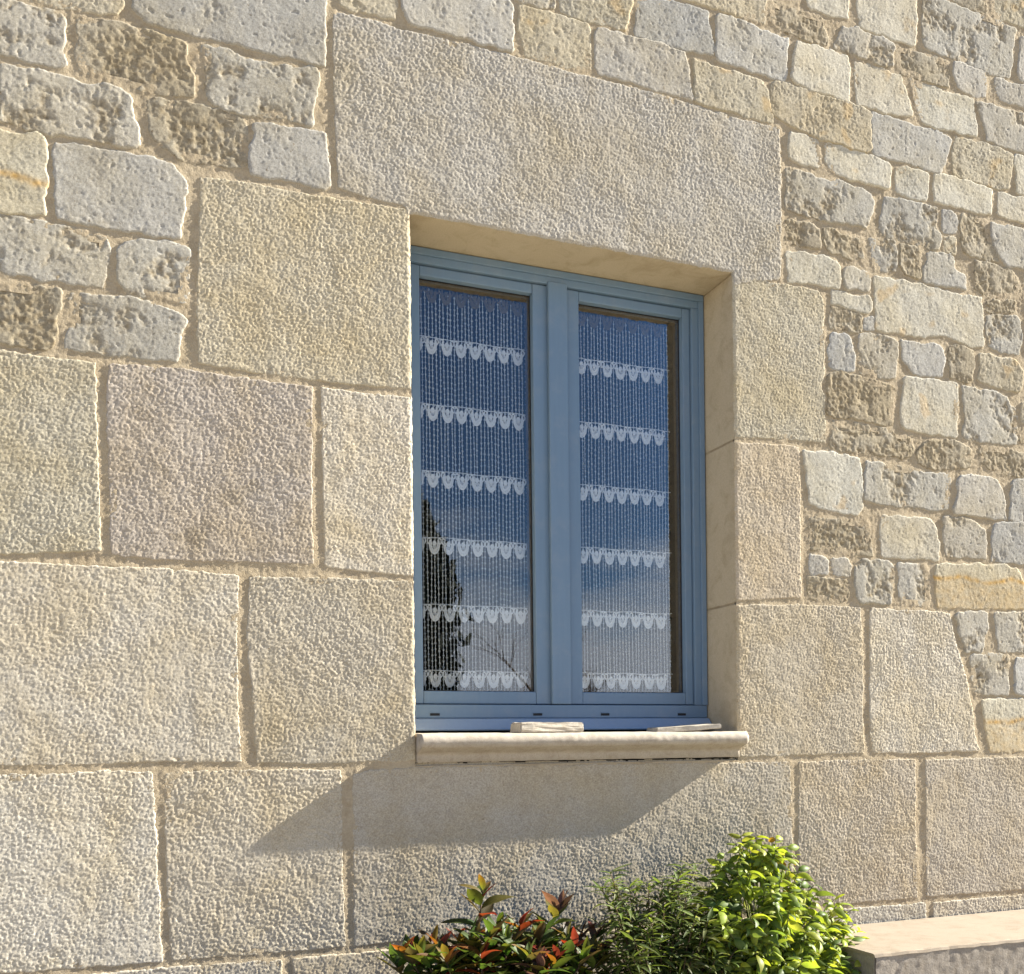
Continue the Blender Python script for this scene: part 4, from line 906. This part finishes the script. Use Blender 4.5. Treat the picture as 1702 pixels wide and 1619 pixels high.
for (tx, ty, tz) in tips:
    base = (1.28+(tx-1.28)*.3, -.24+(ty+.24)*.3, -.74)
    pts = bez(base, (1.28*.4+tx*.6, ty, tz-.10), (tx, ty, tz), 8); tube(FINE.SV, FINE.SQ, pts, .0026, .0010, 4)
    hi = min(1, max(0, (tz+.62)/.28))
    for k in range(34):
        f = 8*(1-(k/34)**1.2*.55); i_ = min(7, int(f)); p_ = pts[i_].lerp(pts[i_+1], f-i_)
        az = k*2.4+rp.uniform(-.4, .4); up = rp.uniform(.1, 1.0)-(k/30)*.7
        d = Vector((math.cos(az), math.sin(az), up)).normalized()
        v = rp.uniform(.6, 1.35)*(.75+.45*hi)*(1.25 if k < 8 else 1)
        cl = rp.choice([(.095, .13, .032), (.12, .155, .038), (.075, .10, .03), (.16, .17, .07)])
        M = frame_from(d, Vector((0, 0, 1))) @ Matrix.Rotation(rp.uniform(-.6, .6), 3, 'Y')
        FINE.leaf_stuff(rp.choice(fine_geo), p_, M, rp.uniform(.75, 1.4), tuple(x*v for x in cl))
FINE.finish(M_TWIG)

# bright green curly-leaved shrub (right)
GRN = Plant('bright_green_shrub', (1.66, -.22, -.76), 'bright green shrub with curled glossy leaves beside the low coping')
cg = [(.041, .024, .25, cu, .0010, 7) for cu in (.9, 1.4, 1.9)]
curly = [leaf_mesh('leaf', *c_, roll=.55) for c_ in cg]; curly_geo = [leaf_geo(*c_, roll=.55) for c_ in cg]
rp = random.Random(11)
tips = [(1.493, -0.275, -0.409), (1.646, -0.318, -0.733), (1.73, -0.344, -0.661), (1.51, -0.365, -0.471), (1.678, -0.238, -0.347), (1.604, -0.195, -0.336), (1.474, -0.309, -0.553), (1.876, -0.15, -0.436), (1.47, -0.345, -0.603), (1.572, -0.334, -0.673), (1.687, -0.136, -0.285), (1.757, -0.273, -0.517), (1.514, -0.185, -0.404), (1.447, -0.333, -0.593), (1.764, -0.31, -0.527), (1.369, -0.33, -0.567), (1.548, -0.349, -0.457), (1.588, -0.362, -0.428), (1.661, -0.304, -0.68), (1.56, -0.339, -0.501), (1.64, -0.324, -0.655), (1.691, -0.224, -0.314), (1.665, -0.305, -0.57), (1.398, -0.321, -0.515), (1.681, -0.201, -0.322), (1.59, -0.353, -0.729), (2.013, -0.179, -0.617), (1.55, -0.316, -0.736), (1.971, -0.209, -0.552), (1.53, -0.326, -0.673), (2.058, -0.188, -0.684), (1.542, -0.376, -0.638), (1.681, -0.326, -0.758), (1.481, -0.36, -0.695), (1.817, -0.307, -0.737), (1.378, -0.361, -0.526), (1.627, -0.33, -0.382), (1.652, -0.307, -0.521), (1.435, -0.286, -0.454), (1.599, -0.316, -0.467), (1.478, -0.218, -0.426), (2.038, -0.194, -0.635), (1.571, -0.358, -0.472), (1.468, -0.314, -0.624), (1.828, -0.334, -0.775), (1.724, -0.33, -0.538), (1.965, -0.259, -0.684), (1.925, -0.263, -0.675), (1.563, -0.324, -0.558), (1.515, -0.368, -0.641), (1.716, -0.34, -0.586), (2.019, -0.223, -0.728), (1.698, -0.289, -0.46), (1.922, -0.267, -0.63), (1.454, -0.171, -0.488), (1.518, -0.366, -0.541), (1.716, -0.29, -0.459), (1.603, -0.354, -0.608), (1.623, -0.31, -0.718), (1.708, -0.331, -0.547), (1.644, -0.358, -0.617), (1.639, -0.312, -0.544), (1.813, -0.333, -0.636), (1.462, -0.339, -0.676), (1.45, -0.294, -0.443), (1.558, -0.143, -0.355), (1.866, -0.294, -0.589), (1.359, -0.365, -0.617), (1.424, -0.344, -0.641), (1.727, -0.177, -0.289), (1.697, -0.328, -0.579), (1.892, -0.207, -0.543), (2.062, -0.145, -0.632), (1.726, -0.369, -0.695), (1.758, -0.342, -0.77), (1.642, -0.127, -0.283), (1.385, -0.352, -0.644), (1.631, -0.373, -0.694), (2.002, -0.198, -0.592), (1.627, -0.186, -0.293), (1.555, -0.353, -0.574), (1.955, -0.251, -0.626), (2.029, -0.187, -0.647), (1.546, -0.203, -0.386), (1.36, -0.366, -0.645), (1.717, -0.337, -0.571), (1.505, -0.344, -0.49), (1.658, -0.206, -0.302), (1.541, -0.359, -0.522), (1.668, -0.318, -0.417), (1.878, -0.366, -0.75), (1.7, -0.38, -0.675), (1.915, -0.196, -0.474), (1.523, -0.279, -0.375), (1.583, -0.319, -0.49), (1.5, -0.334, -0.53), (1.852, -0.373, -0.721), (1.943, -0.195, -0.547), (1.534, -0.159, -0.363), (1.423, -0.318, -0.495), (1.455, -0.335, -0.637), (2.021, -0.15, -0.588), (1.781, -0.305, -0.677), (1.646, -0.36, -0.67), (1.348, -0.354, -0.62), (1.491, -0.343, -0.728), (1.637, -0.245, -0.363), (1.412, -0.327, -0.586), (1.735, -0.305, -0.655), (1.886, -0.316, -0.643), (1.534, -0.271, -0.362), (1.743, -0.308, -0.611), (1.334, -0.328, -0.714), (1.472, -0.364, -0.582), (1.382, -0.372, -0.622), (1.672, -0.318, -0.589), (1.888, -0.355, -0.791), (1.421, -0.273, -0.481), (1.574, -0.368, -0.546), (1.473, -0.284, -0.429), (1.398, -0.354, -0.525), (1.31, -0.371, -0.68), (1.508, -0.319, -0.647), (1.424, -0.371, -0.653), (1.706, -0.32, -0.752), (1.441, -0.314, -0.705), (1.375, -0.337, -0.591), (1.494, -0.318, -0.637), (1.509, -0.326, -0.617), (1.716, -0.328, -0.77), (1.626, -0.315, -0.587), (1.736, -0.315, -0.626), (1.784, -0.32, -0.725), (1.862, -0.325, -0.7), (1.871, -0.307, -0.663), (1.411, -0.373, -0.476), (1.555, -0.372, -0.515), (1.463, -0.363, -0.649), (1.633, -0.303, -0.518), (1.652, -0.314, -0.586), (1.524, -0.188, -0.334), (1.754, -0.194, -0.317), (1.83, -0.29, -0.584), (1.56, -0.33, -0.749), (2.015, -0.203, -0.67), (1.675, -0.347, -0.611), (1.5, -0.359, -0.501), (1.774, -0.279, -0.5), (1.341, -0.321, -0.661), (1.699, -0.319, -0.71), (1.443, -0.304, -0.567), (1.399, -0.306, -0.695), (1.489, -0.318, -0.486), (1.483, -0.333, -0.524), (1.645, -0.348, -0.462), (1.53, -0.374, -0.625), (1.554, -0.359, -0.464), (1.888, -0.322, -0.696), (1.708, -0.35, -0.669), (1.854, -0.261, -0.568), (1.931, -0.25, -0.586), (1.491, -0.326, -0.746), (1.569, -0.344, -0.447), (1.58, -0.307, -0.612), (1.426, -0.376, -0.693), (1.437, -0.34, -0.715), (1.625, -0.318, -0.491), (1.436, -0.19, -0.466), (1.597, -0.184, -0.316), (1.788, -0.338, -0.618), (1.762, -0.232, -0.377), (1.636, -0.341, -0.621), (1.665, -0.354, -0.636), (1.671, -0.333, -0.573), (1.611, -0.317, -0.668), (1.577, -0.361, -0.408), (1.584, -0.188, -0.294), (1.826, -0.322, -0.589), (1.667, -0.323, -0.432), (1.822, -0.226, -0.451), (1.555, -0.286, -0.363), (1.681, -0.353, -0.769), (1.608, -0.377, -0.587), (1.773, -0.343, -0.642), (2.029, -0.203, -0.693), (1.7, -0.32, -0.56), (1.812, -0.254, -0.503), (1.74, -0.368, -0.725), (1.803, -0.304, -0.536), (1.453, -0.249, -0.437), (1.714, -0.329, -0.526), (1.6, -0.323, -0.397), (1.679, -0.223, -0.335), (1.515, -0.368, -0.621), (1.701, -0.297, -0.43), (1.926, -0.194, -0.492), (1.697, -0.359, -0.734), (1.636, -0.33, -0.691), (1.43, -0.182, -0.483), (1.921, -0.207, -0.57), (1.674, -0.338, -0.714), (1.596, -0.325, -0.643), (1.645, -0.345, -0.74), (1.739, -0.226, -0.416), (1.84, -0.316, -0.619), (2.056, -0.186, -0.666), (1.663, -0.309, -0.551), (1.659, -0.308, -0.717), (1.417, -0.202, -0.521), (1.595, -0.322, -0.742), (1.425, -0.368, -0.675), (1.816, -0.14, -0.347), (1.56, -0.309, -0.717), (1.85, -0.311, -0.687), (2.002, -0.159, -0.518), (1.447, -0.328, -0.505), (1.595, -0.331, -0.448), (1.522, -0.349, -0.513), (1.36, -0.297, -0.606), (1.73, -0.35, -0.752), (1.818, -0.371, -0.768), (1.582, -0.187, -0.355), (1.461, -0.177, -0.419), (1.928, -0.327, -0.785), (1.791, -0.33, -0.704), (1.517, -0.369, -0.67), (1.516, -0.378, -0.56), (1.668, -0.373, -0.587), (1.415, -0.206, -0.538), (1.556, -0.365, -0.749), (1.568, -0.223, -0.333), (1.429, -0.339, -0.447), (1.575, -0.302, -0.68), (1.501, -0.204, -0.419), (1.478, -0.211, -0.388), (1.646, -0.211, -0.342), (1.806, -0.202, -0.4), (1.985, -0.219, -0.651), (1.503, -0.306, -0.697), (1.581, -0.319, -0.399), (1.982, -0.157, -0.5), (1.514, -0.343, -0.733), (1.465, -0.341, -0.73), (1.451, -0.356, -0.585), (1.449, -0.321, -0.527)]
todo = []
for (tx, ty, tz) in tips:
    base = (1.66+(tx-1.66)*.3, -.22+(ty+.22)*.3, -.74)
    pts = bez(base, (1.66*.45+tx*.55, ty*.8-.22*.2, tz-.08), (tx, ty, tz), 8); tube(GRN.SV, GRN.SQ, pts, .0030, .0012, 4)
    for k in range(12):
        f = 8*(1-(k/12)*.30); i_ = min(7, int(f)); p_ = pts[i_].lerp(pts[i_+1], f-i_)
        az = k*2.4+rp.uniform(-.4, .4); up = .55-k*.12+rp.uniform(-.25, .3)
        d = Vector((math.cos(az), math.sin(az), up)).normalized()
        lit_side = max(0, min(1, (tz+.55)/.3*.5+(tx-1.45)*.9)); v = rp.uniform(.7, 1.25)  # leaves paler up and right, shade on the left painted as darker green
        cl = rp.choice([(.25, .31, .04), (.32, .37, .045), (.20, .26, .04), (.36, .38, .06)]) if rp.random() < .45+.5*lit_side else rp.choice([(.11, .165, .035), (.14, .19, .04)])
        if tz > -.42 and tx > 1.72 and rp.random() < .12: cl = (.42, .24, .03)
        M = frame_from(d, Vector((0, 0, 1))) @ Matrix.Rotation(rp.uniform(-1.2, 1.2), 3, 'Y')
        todo.append((p_, M, rp.uniform(.55, 1.3), tuple(x*v for x in cl), rp.randrange(3)))
todo.sort(key=lambda t: (t[0].y-.6*t[0].z))
for k, (p_, M, sc, cl, j) in enumerate(todo):
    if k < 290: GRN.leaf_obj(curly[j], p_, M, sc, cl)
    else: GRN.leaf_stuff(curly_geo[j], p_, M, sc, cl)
GRN.finish(M_GTWIG)

# ------------------------------------------------------------------ trees across the garden, seen mirrored in the panes
def cypress(x, y, h, r, label, seed):
    rr = np.random.RandomState(seed); root = tag(empty('cypress_tree', (x, y, -1.65)), label, 'tree')
    V, Q = [], []; tube(V, Q, [(0, 0, 0), (0, 0, h*.5), (.03, 0, h*.97)], .13, .02, 7); link('trunk', np_mesh('trunk', np.array(V), np.array(Q)), M_TWIG, root)
    n = 16000; t = rr.rand(n)**.8; ang = rr.rand(n)*6.283
    prof_ = r*np.minimum(1, t*7+.35)*(1-t)**.75*(1+.16*np.sin(ang*3+t*14)+.12*rr.randn(n)*.6)*(.72+.28*rr.rand(n))
    c_ = np.stack([prof_*np.cos(ang), prof_*np.sin(ang), .15+t*(h-.15)], -1)
    a = rr.randn(n, 3)*.06; b_ = rr.randn(n, 3)*.045; a[:, 2] = np.abs(a[:, 2])+.10; 
    VV = np.stack([c_-b_, c_+b_, c_+a+b_*.4, c_+a-b_*.4], 1).reshape(-1, 3); QQ = np.arange(n*4).reshape(n, 4)
    m_, nt_, b2, o2 = new_mat('cypress_foliage'); b2.inputs['Base Color'].default_value = (.022, .032, .016, 1); b2.inputs['Roughness'].default_value = .8
    tag(link('crown', np_mesh('crown', VV, QQ, False), m_, root), kind='stuff')
def bare_tree(x, y, h, label, seed):
    rr = random.Random(seed); root = tag(empty('bare_tree', (x, y, -1.65)), label, 'tree'); V, Q = [], []; VB, QB = [], []
    def grow(p, d, L, r_, lv, V, Q):
        pts = [p]; n = 4
        for k in range(n):
            d = (d+Vector((rr.uniform(-.22, .22), rr.uniform(-.22, .22), rr.uniform(-.08, .16)))).normalized(); p = p+d*(L/n); pts.append(p)
        tube(V, Q, pts, r_, r_*.6, 5 if lv < 2 else 3)
        if lv < 5:
            for k in range(rr.choice((2, 3)) if lv else 4):
                q_ = pts[rr.choice((2, 3, 4))]; nd_ = (d+Vector((rr.uniform(-1, 1), rr.uniform(-1, 1), rr.uniform(-.2, .6)))*.95).normalized()
                grow(q_, nd_, L*rr.uniform(.6, .8), r_*.55, lv+1, VB, QB)
    grow(Vector((0, 0, 0)), Vector((0, 0, 1)), h*.34, .12, 0, V, Q)
    link('trunk', np_mesh('trunk', np.array(V), np.array(Q)), M_TWIG, root); tag(link('branches', np_mesh('branches', np.array(VB), np.array(QB)), M_TWIG, root), kind='stuff')
cypress(3.95, -14.0, 8.6, 1.95, 'dark narrow cypress mirrored in the left edge of the window glass', 4)
bare_tree(8.7, -18.0, 5.6, 'leafless tree mirrored faintly low in the window glass', 9)
